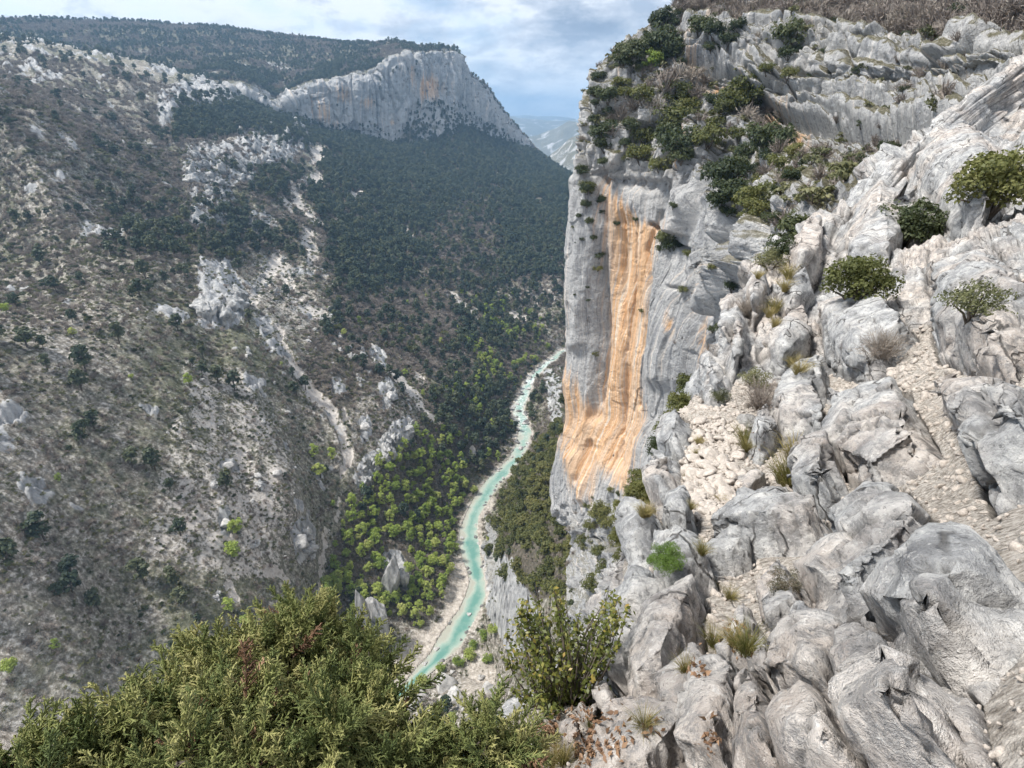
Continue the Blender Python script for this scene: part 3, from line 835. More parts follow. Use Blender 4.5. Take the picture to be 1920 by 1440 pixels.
disp -= niche * (3.2 + 0.8 * np.sin(tb * 60))
for poly, hb in [([(1293, 225), (1330, 215), (1347, 262), (1345, 330), (1305, 440), (1280, 445), (1288, 300)], 4.5), ([(1350, 470), (1380, 400), (1420, 378), (1452, 420), (1440, 500), (1400, 540), (1370, 590), (1345, 560)], 4.0), ([(1215, 260), (1262, 262), (1262, 310), (1225, 312)], 3.0), ([(1350, 205), (1410, 215), (1440, 262), (1400, 285), (1352, 250)], 3.0), ([(1140, 285), (1215, 300), (1290, 330), (1285, 345), (1140, 335)], 2.5)]:
    disp += hb * sstep(-2, 7, poly_sd(bx + 6 * fbm(WPf, 5.0, 3), by + 6 * fbm(WPf + 9, 5.0, 3), poly))
disp += strata * (1 - inband) + fbm(WPf, 2.2, 4) * (0.22 + 0.5 * rough) + smooth * (fbm(WPf, (16, 16, 70), 3) * 4.5 + (worley(WPf * [1, 1, 0.3], 9.0)[2] - 0.5) * 0.7)
# overhangs, corners and cracks seen on the face
for L, wdt, dd in [([(1134, 330), (1130, 480), (1122, 640), (1112, 780)], 12, 2.6), ([(1178, 420), (1172, 560), (1168, 720), (1150, 860)], 26, 2.6), ([(1262, 430), (1250, 560), (1245, 700)], 22, -3.0), ([(1100, 340), (1096, 480), (1090, 640)], 16, -2.2), ([(1320, 520), (1300, 640), (1280, 740)], 14, 2.2), ([(1075, 860), (1095, 930)], 12, -2.0),
                   ([(1240, 400), (1215, 470), (1225, 560), (1212, 640), (1200, 760)], 5, 1.6), ([(1222, 420), (1300, 470), (1345, 495), (1360, 500)], 4, 2.2), ([(1345, 470), (1338, 560), (1342, 640)], 6, 3.0), ([(1290, 330), (1272, 400), (1268, 440)], 5, 2.6),
                   ([(1140, 335), (1132, 480), (1128, 600), (1118, 760)], 4, 1.2), ([(1165, 400), (1160, 560), (1165, 700), (1150, 860)], 4, 1.0), ([(1186, 440), (1180, 560), (1165, 660)], 3, 0.9), ([(1270, 540), (1335, 545)], 3, 1.2), ([(1100, 830), (1085, 900)], 5, 1.5)]:
    disp -= dd * np.exp(-(np.maximum(line_d(bx, by, L), 0) / wdt) ** 2)
disp *= np.tile(np.interp(us, [0, 1, 1.6, 2, 7], [0.3, 0.5, 0.7, 1, 1]), wshp[0])
WPd = WPf + WN * disp[:, None]
# ochre stain
wx = bx + 7 * fbm(WPf, (8, 8, 30), 3)
wy = by + 20 * fbm(WPf + 9, (6, 6, 40), 3)
och = 1.0 * sstep(-22, 24, poly_sd(wx, wy, [(1133, 330), (1160, 370), (1190, 420), (1235, 425), (1228, 470), (1217, 540), (1212, 640), (1206, 720), (1212, 800), (1195, 850), (1180, 925), (1150, 920), (1120, 870), (1100, 950), (1090, 940), (1075, 900), (1048, 840), (1060, 760), (1062, 680), (1075, 700), (1090, 740), (1112, 770), (1122, 640), (1130, 540), (1131, 430)]))
for (ox, oy, sx, sy, k) in [(1298, 300, 9, 40, 0.8), (1268, 610, 5, 22, 0.75), (1310, 640, 14, 70, 0.6), (1330, 475, 14, 10, 0.7), (1290, 420, 6, 30, 0.4), (1300, 130, 25, 16, 0.7), (1350, 160, 40, 12, 0.85), (1440, 200, 50, 14, 0.6), (1490, 250, 20, 30, 0.9), (1067, 560, 3, 60, 0.6), (1245, 850, 8, 30, 0.6)]:
    och = np.maximum(och, k * np.exp(-(((wx - ox) / sx) ** 2 + ((wy - oy) / sy) ** 2)))
wsoil = np.clip(upper * 1.4 + sstep(940, 1020, by) * 0.6 + sstep(1350, 1420, bx) * sstep(300, 400, by) * 0.8, 0, 1)
wall_ob = tag(link('great_cliff', mesh_np('great_cliff', WPd, grid_faces(*wshp[:2]), {'ochre': och, 'soil': wsoil, 'along': np.tile(np.interp(us, [0, 1, 2, 7], [0, 20, 40, 210]), wshp[0])}), M['cliff']), kind='structure')
wpx, wpy = project(WPd)

# ------------------------------------------------------------------ the rocky edge beside the viewpoint
EDGE = [(100, 1990, (52, 50, 48, 46, 44)), (170, 1900, (45, 44, 43, 42, 40)), (300, 1700, (34, 31, 28, 25, 22)), (420, 1560, (27, 24, 20, 17, 15)), (480, 1492, (24, 20.5, 17, 14, 12)), (540, 1408, (21, 17.5, 14, 11, 9)),
        (600, 1372, (18.5, 15.6, 12.3, 9.4, 7.5)), (680, 1338, (15.5, 13.2, 10.3, 7.9, 6)), (745, 1322, (13.5, 11.6, 8.9, 6.7, 5)), (790, 1262, (11.9, 10.5, 8.2, 6, 4.4)), (870, 1238, (10, 9.0, 7.1, 5.2, 3.8)), (935, 1226, (8.8, 7.7, 6.1, 4.5, 3.3)),
        (990, 1182, (8.0, 6.7, 5.1, 3.8, 2.8)), (1060, 1178, (6.6, 5.5, 4.2, 3.1, 2.4)), (1130, 1180, (5.5, 4.6, 3.5, 2.6, 2.0)), (1200, 1160, (4.9, 4.0, 3.0, 2.1, 1.7)), (1300, 1148, (4.3, 3.5, 2.55, 1.75, 1.5)), (1360, 1085, (3.9, 3.2, 2.3, 1.6, 1.4)),
        (1440, 1040, (3.5, 2.9, 2.0, 1.5, 1.3)), (1560, 1010, (3.2, 2.6, 1.8, 1.4, 1.2)), (1750, 960, (2.9, 2.3, 1.7, 1.4, 1.2)), (2100, 900, (2.7, 2.1, 1.7, 1.5, 1.3))]
C = []
for py, e, S in EDGE:
    p0 = at_s(e, py, S[0])
    out = p0 * [1, 1, 0]
    out = out / np.linalg.norm(out)
    s0 = S[0]
    row = [p0 + out * s0 * 0.55 - [0, 0, 4.0 * s0], p0 + out * s0 * 0.22 - [0, 0, 0.7 * s0]]
    for k in range(5):
        row.append(at_s(e + (2150 - e) * k / 4, py, S[k]))
    C.append(row)
C = np.array(C)
vs = spaced([8, 12, 16, 14, 18, 20, 26, 26, 22, 32, 30, 30, 36, 36, 36, 44, 32, 36, 26, 10, 6])
us = spaced([14, 60, 170, 120, 80, 50])
EP = sheet(C, us, vs)
eshp = EP.shape
EPf = EP.reshape(-1, 3)
EN = normals(EP).reshape(-1, 3)
EN *= np.where((EN * -EPf).sum(1, keepdims=True) < 0, -1, 1)
ex, ey = project(EPf)
slant = np.linalg.norm(EPf, axis=1)
front = np.tile(us >= 1.9, eshp[0])


def z8(L):
    return [(960 + x / 3.5556, 1035 + y / 3.5556) for x, y in L]


def z6(L):
    return [(960 + x / 3.5556, 700 + y / 3.5556) for x, y in L]


def z4(L):
    return [(960 + x / 3.5556, 350 + y / 3.5556) for x, y in L]


BLOCK = [  # outline, bulge in metres, edge roundness in metres
    (z8([(940, 190), (990, 60), (1100, 45), (1290, 110), (1380, 240), (1180, 330), (1000, 320)]), 0.34, 0.20),
    (z8([(690, 650), (690, 540), (800, 410), (940, 190), (1000, 320), (1150, 400), (1030, 480), (990, 540), (880, 610)]), 0.30, 0.20),
    (z8([(1210, 55), (1460, 5), (1600, 40), (1610, 90), (1480, 135), (1300, 105)]), 0.20, 0.10),
    (z8([(1250, 310), (1300, 390), (1260, 480), (1290, 680), (1180, 760), (1110, 950), (1090, 1020), (960, 1095), (850, 1060), (770, 960), (760, 860), (870, 690), (920, 600), (1040, 500), (1180, 400)]), 0.26, 0.16),
    (z8([(670, 690), (740, 655), (830, 700), (840, 770), (760, 850), (735, 960), (650, 900)]), 0.16, 0.10),
    (z8([(1180, 900), (1270, 850), (1360, 870), (1400, 1000), (1390, 1100), (1290, 1250), (1080, 1300), (1000, 1230), (970, 1130), (1080, 1040)]), 0.22, 0.16),
    (z8([(1000, 1230), (1080, 1300), (1290, 1250), (1180, 1500), (1000, 1800), (500, 1800), (580, 1440), (700, 1340), (860, 1250)]), 0.22, 0.16),
    (z8([(1930, 200), (1860, 220), (1820, 300), (1790, 470), (1700, 600), (1780, 700), (1840, 480), (1990, 330)]), 0.24, 0.14),
    (z8([(1700, 600), (1600, 780), (1480, 1000), (1700, 1000), (1780, 700)]), 0.24, 0.14),
    (z8([(1480, 1000), (1380, 1250), (1280, 1460), (1250, 1800), (1620, 1800), (1640, 1440), (1700, 1000)]), 0.24, 0.14),
    (z8([(1990, 345), (1855, 500), (1790, 710), (1920, 900), (2100, 600)]), 0.26, 0.15), (z8([(1790, 710), (1715, 1010), (1900, 1200), (1920, 900)]), 0.20, 0.12), (z8([(1715, 1010), (1655, 1440), (1650, 1800), (2000, 1800), (1900, 1200)]), 0.18, 0.12),
    (z8([(2100, 600), (1920, 900), (1900, 1200), (2300, 1200), (2500, 800)]), 0.24, 0.15), (z8([(1900, 1200), (2000, 1800), (2600, 1800), (2300, 1200)]), 0.18, 0.12), (z8([(2300, 1200), (2600, 1800), (3300, 1800), (3100, 1000), (2500, 800)]), 0.20, 0.12),
    (z8([(1990, 345), (2600, -400), (3000, 0), (2500, 800), (2100, 600)]), 0.30, 0.2), (z8([(2500, 800), (3100, 1000), (3600, 400), (3000, 0)]), 0.24, 0.15),
    (z8([(410, 1130), (540, 1060), (555, 1130), (430, 1195)]), 0.12, 0.07), (z8([(570, 1060), (660, 960), (725, 1000), (690, 1080), (610, 1105)]), 0.12, 0.07), (z8([(330, 1310), (400, 1220), (470, 1210), (500, 1290), (380, 1390)]), 0.10, 0.07), (z8([(620, 1180), (700, 1110), (760, 1150), (700, 1220)]), 0.08, 0.06),
    (z6([(1310, 1180), (1360, 1090), (1430, 1020), (1600, 985), (1920, 1000), (2100, 1020), (2100, 1180), (1700, 1195), (1500, 1165), (1400, 1215)]), 0.36, 0.20),
    (z6([(1000, 600), (1050, 480), (1050, 360), (1100, 315), (1190, 330), (1200, 420), (1180, 540), (1120, 600)]), 0.36, 0.25), (z6([(950, 830), (1000, 600), (1120, 600), (1130, 860), (1100, 960), (940, 920)]), 0.40, 0.28), (z6([(1100, 960), (1210, 940), (1230, 1000), (1180, 1130), (1060, 1110), (1000, 1000)]), 0.34, 0.25),
    (z6([(760, 1060), (850, 960), (930, 940), (1000, 1010), (1040, 1100), (920, 1180), (900, 1310), (800, 1360), (765, 1200)]), 0.36, 0.3),
    (z6([(2000, 40), (1850, 85), (1800, 160), (1700, 265), (1790, 480), (1920, 420), (2100, 400)]), 0.42, 0.25), (z6([(1700, 265), (1640, 330), (1580, 480), (1560, 530), (1640, 600), (1790, 480)]), 0.36, 0.25),
    (z6([(1530, 980), (1590, 900), (1700, 825), (1890, 850), (1830, 960), (1700, 985)]), 0.22, 0.15), (z6([(1500, 740), (1640, 660), (1700, 720), (1600, 850), (1520, 860)]), 0.18, 0.14), (z6([(1900, 640), (2200, 560), (2200, 960), (1880, 960)]), 0.4, 0.2),
    (z6([(1270, 220), (1290, 80), (1340, -30), (1460, 80), (1400, 200)]), 0.7, 0.4), (z6([(1340, -30), (1400, -300), (1460, -340), (1500, -100), (1460, 80)]), 0.8, 0.5), (z6([(1460, -340), (1560, -450), (1600, -300), (1500, -100)]), 0.7, 0.4),
    (z4([(1540, 840), (1620, 650), (1710, 690), (1730, 770), (1650, 890), (1600, 960)]), 0.8, 0.35),
    (z4([(1770, 790), (1850, 690), (1960, 620), (2000, 800), (1900, 900), (1820, 900)]), 0.6, 0.35), (z4([(1640, 1120), (1760, 1060), (1930, 900), (2000, 1100), (1800, 1240), (1700, 1200)]), 0.6, 0.35),
    (z4([(1800, 560), (1850, 480), (1930, 400), (2050, 300), (2050, 560), (1900, 640)]), 0.8, 0.4), (z4([(1800, 1440), (1850, 1330), (1960, 1260), (2100, 1200), (2100, 1420)]), 0.4, 0.2),
    ([(1560, 440), (1640, 380), (1720, 420), (1660, 520), (1580, 540)], 1.0, 0.5), ([(1540, 600), (1640, 560), (1720, 640), (1640, 720), (1560, 700)], 0.5, 0.3), ([(1700, 330), (1800, 260), (1900, 330), (1840, 460), (1740, 440)], 1.2, 0.6),
    ([(1740, 520), (1860, 480), (1980, 600), (1900, 720), (1760, 680)], 0.5, 0.3), ([(1560, 760), (1700, 740), (1760, 860), (1640, 930), (1560, 880)], 0.35, 0.2), ([(1780, 760), (1960, 740), (2040, 900), (1860, 960)], 0.35, 0.2),
]
jx = ex + fbm(EPf / slant[:, None] * 4, 0.16, 2) * 9
jy = ey + fbm(EPf / slant[:, None] * 4 + 33, 0.16, 2) * 9
bulge = np.zeros(len(EPf))
bid = np.full(len(EPf), -1)
best = np.full(len(EPf), -1e9)
for k, (poly, hb, rnd) in enumerate(BLOCK):
    s = poly_sd(jx, jy, poly) * slant / F
    val = 0.35 * hb * np.minimum(np.clip(s, 0, None) / (rnd * 1.15), 1) ** 0.75
    sel = (s > 0) & front
    bulge = np.where(sel, np.maximum(bulge, val), bulge)
    bid = np.where(sel, k, bid)
    best = np.where(front, np.maximum(best, s / (slant * 0.02)), best)
crack = sstep(-0.45, -0.05, best) * sstep(0.3, 0.0, best) * front
tilt = np.zeros(len(EPf))
for k in range(len(BLOCK)):
    q = bid == k
    if q.any():
        c0 = EPf[q].mean(0)
        g = np.random.default_rng(k + 50).normal(size=3) * 0.03
        tilt[q] = (EPf[q] - c0) @ g * np.minimum(bulge[q] / BLOCK[k][1], 1)
sl = np.clip(slant, 1.5, 30)
Sx = EPf / np.clip(slant / 5.0, 0.5, 4)[:, None] * 1.0
a1, a2, ar = worley(EPf * [1.0, 0.8, 1.25] + fbm(EPf, 0.7, 2)[:, None] * 0.05, 0.66, 0.9, 1.1)
c1, c2, crr = worley(EPf + fbm(EPf, 0.3, 2)[:, None] * 0.02, 0.24, 0.9, 1.1)
e1, e2, err = worley(EPf, 0.085, 0.9, 1.0)
inb = np.maximum((bid >= 0).astype(float), sstep(10, 15, slant) * front)
far_k = np.clip(slant / 9.0, 0.45, 2.6)
soilz = sstep(0.15, -0.35, best) * front * sstep(15, 10, slant)
bg = (bulge * 0.9 + tilt).reshape(eshp[:2])
for _ in range(3):
    bg[1:-1, 1:-1] = (bg[1:-1, 1:-1] * 2 + bg[:-2, 1:-1] + bg[2:, 1:-1] + bg[1:-1, :-2] + bg[1:-1, 2:]) / 6
disp = bg.ravel() + fbm(EPf, 0.9, 4) * 0.07 * far_k * (0.5 + inb) + fbm(EPf, 0.25, 4, ridged=True) * 0.018 * (0.4 + inb)
disp += inb * ((ar - 0.35) * 0.17 * far_k * sstep(0, 0.20, a2 - a1) + (crr - 0.4) * 0.060 * np.clip(far_k, 0.8, 2) * sstep(0, 0.22, c2 - c1) + (err - 0.5) * 0.016 * sstep(0, 0.25, e2 - e1))
disp -= inb * (0.05 * sstep(0.05, 0.0, a2 - a1) + 0.015 * sstep(0.06, 0, c2 - c1)) + crack * 0.10
o1, o2, orr = worley(EPf, 2.4, 0.9, 0.9)
disp += np.where(~front, (orr - 0.5) * 1.0 + fbm(EPf, 1.2, 4) * 0.5 + (ar - 0.5) * 0.4 + (crr - 0.5) * 0.12, 0) * np.tile(sstep(2.0, 1.5, us), eshp[0])
disp += np.where(slant > 12, (orr - 0.5) * 1.2 * sstep(0, 0.2, o2 - o1) * sstep(12, 22, slant), 0)
scree_poly = [(1297, 795), (1340, 782), (1392, 795), (1402, 830), (1372, 880), (1405, 925), (1385, 962), (1300, 972), (1283, 930), (1280, 880), (1292, 830)]
scr_in = poly_sd(ex, ey, scree_poly)
EPd = EPf + EN * disp[:, None]
crk_a = np.clip(crack * 0.9 * sstep(0.2, -0.2, best) + inb * sstep(0.045, 0.0, a2 - a1) * 0.8, 0, 1)
efaces = grid_faces(*eshp[:2])
attrs = {'soil': soilz * 0.9, 'crack': crk_a}
fb = bid[efaces]
fid = np.where((fb == fb[:, :1]).all(1), fb[:, 0], -1)
epx, epy = project(EPd)


def submesh(name, V, Fc, at):
    u, inv = np.unique(Fc, return_inverse=True)
    return mesh_np(name, V[u], inv.reshape(Fc.shape), {k: a[u] for k, a in at.items()})


ridge_ob = tag(link('rock_ridge', mesh_np('rock_ridge', EPd, efaces, attrs), M['ridge']), kind='structure')
import bmesh


def block_mesh(poly, hb, seed):
    """angular limestone block: hull of a raised, uneven top and a wider base sunk into the ridge, then split finely and weathered"""
    r = np.random.default_rng(seed)
    pl = np.array(poly, float)
    q = [np.argmin((ex[efr] - x) ** 2 + (ey[efr] - y) ** 2) for x, y in pl]
    B = EPf[efr][q]
    n = EN[efr][q].mean(0) + np.array([0, 0, 0.25])
    n /= np.linalg.norm(n)
    c = B.mean(0)
    size = np.linalg.norm(B - c, axis=1).mean()
    top = c + (B - c) * r.uniform(0.70, 0.93, (len(B), 1)) + n * (hb * r.uniform(0.62, 1.1, (len(B), 1)))
    crown_ = c + (B - c) * r.uniform(0.25, 0.6, (len(B), 1)) + n * (hb * r.uniform(0.95, 1.2, (len(B), 1)))
    low = c + (B - c) * 1.02 - n * max(0.25, 0.4 * hb)
    bm = bmesh.new()
    for p_ in np.concatenate([top, crown_, low]):
        bm.verts.new(p_)
    res = bmesh.ops.convex_hull(bm, input=bm.verts[:])
    bmesh.ops.delete(bm, geom=[v for v in bm.verts if not v.link_faces], context='VERTS')
    bmesh.ops.triangulate(bm, faces=bm.faces[:])
    goal = max(0.018, 0.0042 * np.linalg.norm(c)) * 1.6
    for _ in range(7):
        lng = [e for e in bm.edges if e.calc_length() > goal * 1.6]
        if not lng or len(bm.verts) > 9000:
            break
        bmesh.ops.subdivide_edges(bm, edges=lng, cuts=1)
        bmesh.ops.triangulate(bm, faces=bm.faces[:])
    bm.normal_update()
    V = np.array([v.co[:] for v in bm.verts])
    N_ = np.array([v.normal[:] for v in bm.verts])
    Fq = np.array([[v.index for v in f.verts] for f in bm.faces])
    bm.verts.index_update()
    Fq = np.array([[v.index for v in f.verts] for f in bm.faces])
    bm.free()
    k = np.clip(size / 0.5, 0.5, 2.5)
    w1 = worley(V * [1, 1, 1.3] + seed, 0.42 * k, 0.9, 0.6)
    w2 = worley(V + seed, 0.13 * k, 0.9, 0.6)
    chip = sstep(0.12, 0.42, fbm(V + seed, 0.5 * k, 3))
    w3 = worley(V * [1, 1, 1.6] + seed, 0.30 * k, 0.9, 1.3)
    d = (fbm(V, 0.45 * k, 3) * 0.016 + (w1[2] - 0.6) * 0.035 - 0.035 * sstep(0.05, 0, w1[1] - w1[0]) + (w3[2] - 0.5) * 0.034 + (w2[2] - 0.5) * 0.012 - 0.03 * chip) * k + fbm(V, 0.06, 3) * 0.007
    V = V + N_ * d[:, None]
    return mesh_np('rock_block', V, Fq, {'soil': np.zeros(len(V)), 'crack': 0.75 * sstep(0.035, 0.0, w1[1] - w1[0]) * (w1[2] > 0.45)}, True)


efr = np.nonzero(front)[0]
for k, (poly, hb, rnd) in enumerate(BLOCK):
    link('rock_block', block_mesh(poly, hb, k + 1), M['ridge'], ridge_ob)

# ------------------------------------------------------------------ plants and stones: prototypes
proto_coll = bpy.data.collections.new('prototypes')            # never linked to the scene: only meshes and scatter sources live here


def unit(v):
    return v / (np.linalg.norm(v, axis=-1, keepdims=True) + 1e-9)


def leaf_quads(c, n, size, r, aspect=0.6):
    """one diamond leaf per centre; n = facing"""
    n = unit(n)
    a = unit(np.cross(n, unit(r.normal(size=n.shape))))
    b = np.cross(n, a)
    size = np.asarray(size)[:, None]
    V = np.stack([c - a * size, c - b * size * aspect + n * size * 0.15, c + a * size, c + b * size * aspect + n * size * 0.15], 1).reshape(-1, 3)
    Fq = np.arange(len(V)).reshape(-1, 4)
    return V, Fq


def tube(pts, rad, sides=5):
    pts = np.asarray(pts, float)
    d = unit(np.gradient(pts, axis=0))
    ref = np.where(np.abs(d[:, 2:3]) > 0.9, [[1.0, 0, 0]], [[0, 0, 1.0]])
    a = unit(np.cross(d, ref))
    b = np.cross(d, a)
    th = np.linspace(0, 2 * math.pi, sides, endpoint=False)
    V = (pts[:, None] + np.asarray(rad)[:, None, None] * (a[:, None] * np.cos(th)[None, :, None] + b[:, None] * np.sin(th)[None, :, None])).reshape(-1, 3)
    n = len(pts)
    i = np.arange(n - 1)[:, None] * sides + np.arange(sides)[None]
    j = np.arange(n - 1)[:, None] * sides + (np.arange(sides)[None] + 1) % sides
    return V, np.stack([i, j, j + sides, i + sides], -1).reshape(-1, 4)


class Parts:
    def __init__(s):
        s.V, s.F, s.M, s.A, s.n = [], [], [], [], 0

    def add(s, VF, mi=0, tone=0.5):
        V, Fq = VF
        s.V.append(V)
        s.F.append(Fq + s.n)
        s.M.append(np.full(len(Fq), mi, np.int32))
        s.A.append(np.broadcast_to(np.asarray(tone, float), (len(V),)))
        s.n += len(V)
        return s

    def mesh(s, name, mats, smooth=False):
        me = mesh_np(name, np.concatenate(s.V), np.concatenate(s.F), {'leaf_tone': np.concatenate(s.A)}, smooth)
        for m in mats:
            me.materials.append(m)
        me.polygons.foreach_set('material_index', np.concatenate(s.M))
        return me


def crown(p, r, centres, crad, per, size, mi, droop=0.0):
    """leaf clumps: leaves gathered on the outer shell of each clump"""
    for c, cr in zip(centres, crad):
        d = unit(r.normal(size=(per, 3)))
        d[:, 2] = np.where(d[:, 2] < -0.3, -d[:, 2] * 0.6, d[:, 2])
        rad = cr * (0.55 + 0.5 * r.random(per) ** 0.6)
        pos = c + d * rad[:, None] * [1, 1, 0.85]
        V, Fq = leaf_quads(pos, unit(d + r.normal(size=d.shape) * 0.55 + [0, 0, 0.35]), size * (0.6 + 0.8 * r.random(per)), r)
        tone = np.repeat(np.clip(r.random(per) * 0.6 + r.random() * 0.4, 0, 1), 4)
        p.add((V, Fq), mi, tone)


def tree_mesh(name, leaf, seed, height=1.3, flat=1.0, clumps=20, per=30, size=0.16, cone=0.0, crad=0.36):
    r = np.random.default_rng(seed)
    p = Parts()
    top = height + 0.5
    bend = r.normal(size=3) * [0.1, 0.1, 0]
    tp = np.array([[0, 0, -0.25], [0, 0, 0.1], bend * 0.5 + [0, 0, height * 0.6], bend + [0, 0, top]])
    p.add(tube(tp, [0.10, 0.085, 0.06, 0.02]), 0)
    C = []
    while len(C) < clumps:
        q = r.uniform(-1, 1, 3)
        if np.linalg.norm(q) < 1 and np.linalg.norm(q) > 0.35:
            k = 1 - cone * (q[2] * 0.5 + 0.5)
            C.append(q * [0.78 * k, 0.78 * k, 0.78 * flat] + [bend[0], bend[1], height])
    C = np.array(C)
    for c in C[:6]:
        m = np.array([0, 0, height * r.uniform(0.25, 0.7)])
        p.add(tube(np.array([m, (m + c) / 2 + [0, 0, 0.08], c]), [0.045, 0.03, 0.012], 4), 0)
    crown(p, r, C, crad * r.uniform(0.7, 1.2, clumps), per, size, 1)
    return p.mesh(name, [M['bark'], leaf])


def bush_mesh(name, leaf, seed, clumps=16, per=30, size=0.13, flat=0.7, crad=0.36, low=0.45):
    r = np.random.default_rng(seed)
    p = Parts()
    th = r.uniform(0, 2 * math.pi, clumps)
    rr0 = np.sqrt(r.random(clumps)) * 0.72
    C = np.stack([np.cos(th) * rr0, np.sin(th) * rr0, low * flat + (r.random(clumps) * 1.1 - 0.35) * flat * np.sqrt(1 - rr0 ** 2)], -1)
    for c in C[:7]:
        p.add(tube(np.array([[0, 0, -0.2], c * [0.4, 0.4, 0.4], c]), [0.05, 0.03, 0.012], 4), 0)
    crown(p, r, C, crad * r.uniform(0.7, 1.25, clumps), per, size, 1)
    return p.mesh(name, [M['bark'], leaf])


def twig_mesh(name, mat, seed, n=46, width=0.035, sub=3, spread=0.9):
    """leafless shrub: forked twigs"""
    r = np.random.default_rng(seed)
    V, Fq, A = [], [], []
    k = 0

    def blade(a, b, w):
        nonlocal k
        d = unit(b - a)
        s = unit(np.cross(d, r.normal(size=3))) * w
        V.extend([a - s, a + s, b + s * 0.3, b - s * 0.3])
        Fq.append([k, k + 1, k + 2, k + 3])
        A.extend([r.random()] * 4)
        k += 4
    for i in range(n):
        d = unit(np.array([r.normal() * spread, r.normal() * spread, 0.9 + 0.5 * r.random()]))
        b = d * r.uniform(0.7, 1.15)
        a = d * 0.12 * r.random() + [0, 0, -0.1]
        blade(a, b, width)
        for j in range(sub):
            t = r.uniform(0.35, 0.95)
            m = a + (b - a) * t
            blade(m, m + unit(d + r.normal(size=3) * 0.6) * r.uniform(0.2, 0.42), width * 0.7)
    p = Parts()
    p.V, p.F, p.M, p.A, p.n = [np.array(V)], [np.array(Fq)], [np.zeros(len(Fq), np.int32)], [np.array(A)], k
    return p.mesh(name, [mat])


import bmesh


def rock_mesh(name, mat, seed, sub=3, cuts=12, rough=0.07):
    bm = bmesh.new()
    bmesh.ops.create_icosphere(bm, subdivisions=sub, radius=1.0)
    V = np.array([v.co[:] for v in bm.verts])
    Fq = np.array([[v.index for v in f.verts] for f in bm.faces])
    bm.free()
    r = np.random.default_rng(seed)
    for _ in range(cuts):
        n = unit(r.normal(size=3))
        d = r.uniform(0.5, 0.82)
        h = V @ n
        V = V - np.outer(np.maximum(h - d, 0) * 0.94, n)
    V = V * r.uniform(0.75, 1.2, 3) * [1, 1, 0.8]
    fw = worley(V + seed * 3.7, 0.55, 0.9, 1.4)
    V = V + unit(V) * (fbm(V + seed * 7.1, 0.7, 4) * rough + (fw[2] - 0.5) * rough * 1.6 - rough * 0.9 * sstep(0.10, 0, fw[1] - fw[0]))[:, None]
    me = mesh_np(name, V, Fq, {'soil': np.zeros(len(V)), 'crack': np.zeros(len(V))}, True)
    me.materials.append(mat)
    return me


def protos(base, fn, n, **kw):
    return [fn(base, seed=k * 13 + 5, **kw) for k in range(n)]


boulder_mat = plain_material('boulder_stone', (0.20, 0.195, 0.19), (0.60, 0.575, 0.54), 2.4, 0.9, 0.9, 0.25)
stone_mat = plain_material('scree_stone', (0.27, 0.24, 0.21), (0.56, 0.495, 0.435), 3.0, 0.9, 0.4, 0.05)
crag_mat = plain_material('crag_stone', (0.12, 0.12, 0.12), (0.54, 0.53, 0.51), 1.9, 0.92, 1.0, 0.5)
wet_mat = plain_material('wet_stone', (0.06, 0.06, 0.06), (0.26, 0.25, 0.235), 2.0, 0.6, 0.7, 0.2)
PR = {
    'spring': [tree_mesh('spring_tree', M['spring'], 5 + 13 * k, height=(1.2, 1.5, 1.0, 1.7, 1.3, 1.4, 1.1)[k], flat=(1.0, 1.35, 0.8, 1.5, 1.1, 0.9, 1.2)[k], clumps=(34, 30, 40, 26, 36, 32, 22)[k], per=24, size=0.095, cone=(0.1, 0.5, 0.0, 0.4, 0.25, 0.0, 0.3)[k], crad=0.25) for k in range(7)],
    'brush': protos('brush', bush_mesh, 4, leaf=M['twig'], clumps=13, per=26, size=0.075, flat=0.85, crad=0.34),
    'pine': protos('pine_tree', tree_mesh, 4, leaf=M['pine'], height=1.6, flat=1.35, cone=0.45, clumps=18, per=24, size=0.17),
    'oak': protos('holm_oak', tree_mesh, 5, leaf=M['oak'], height=0.95, flat=0.85, clumps=34, per=36, size=0.095, crad=0.30),
    'ever': protos('evergreen_shrub', bush_mesh, 5, leaf=M['ever'], clumps=26, per=70, size=0.066),
    'olive': protos('olive_shrub', bush_mesh, 4, leaf=M['oak'], clumps=24, per=66, size=0.062),
    'scrub': protos('scrub_shrub', bush_mesh, 4, leaf=M['scrub'], clumps=10, per=22, size=0.13, flat=0.55),
    'light': protos('spring_shrub', bush_mesh, 3, leaf=M['spring'], clumps=24, per=70, size=0.07, flat=0.9),
    'twig': protos('bare_shrub', twig_mesh, 4, mat=M['twig']),
    'rock': protos('boulder', rock_mesh, 6, mat=boulder_mat),
    'wet': protos('wet_boulder', rock_mesh, 4, mat=wet_mat),
    'fin': protos('rock_fin', rock_mesh, 5, mat=crag_mat, sub=4, cuts=15, rough=0.06),
    'crag': protos('crag', rock_mesh, 7, mat=crag_mat, sub=4, cuts=16, rough=0.16),
    'stone': protos('stone', rock_mesh, 5, mat=stone_mat, sub=2),
}


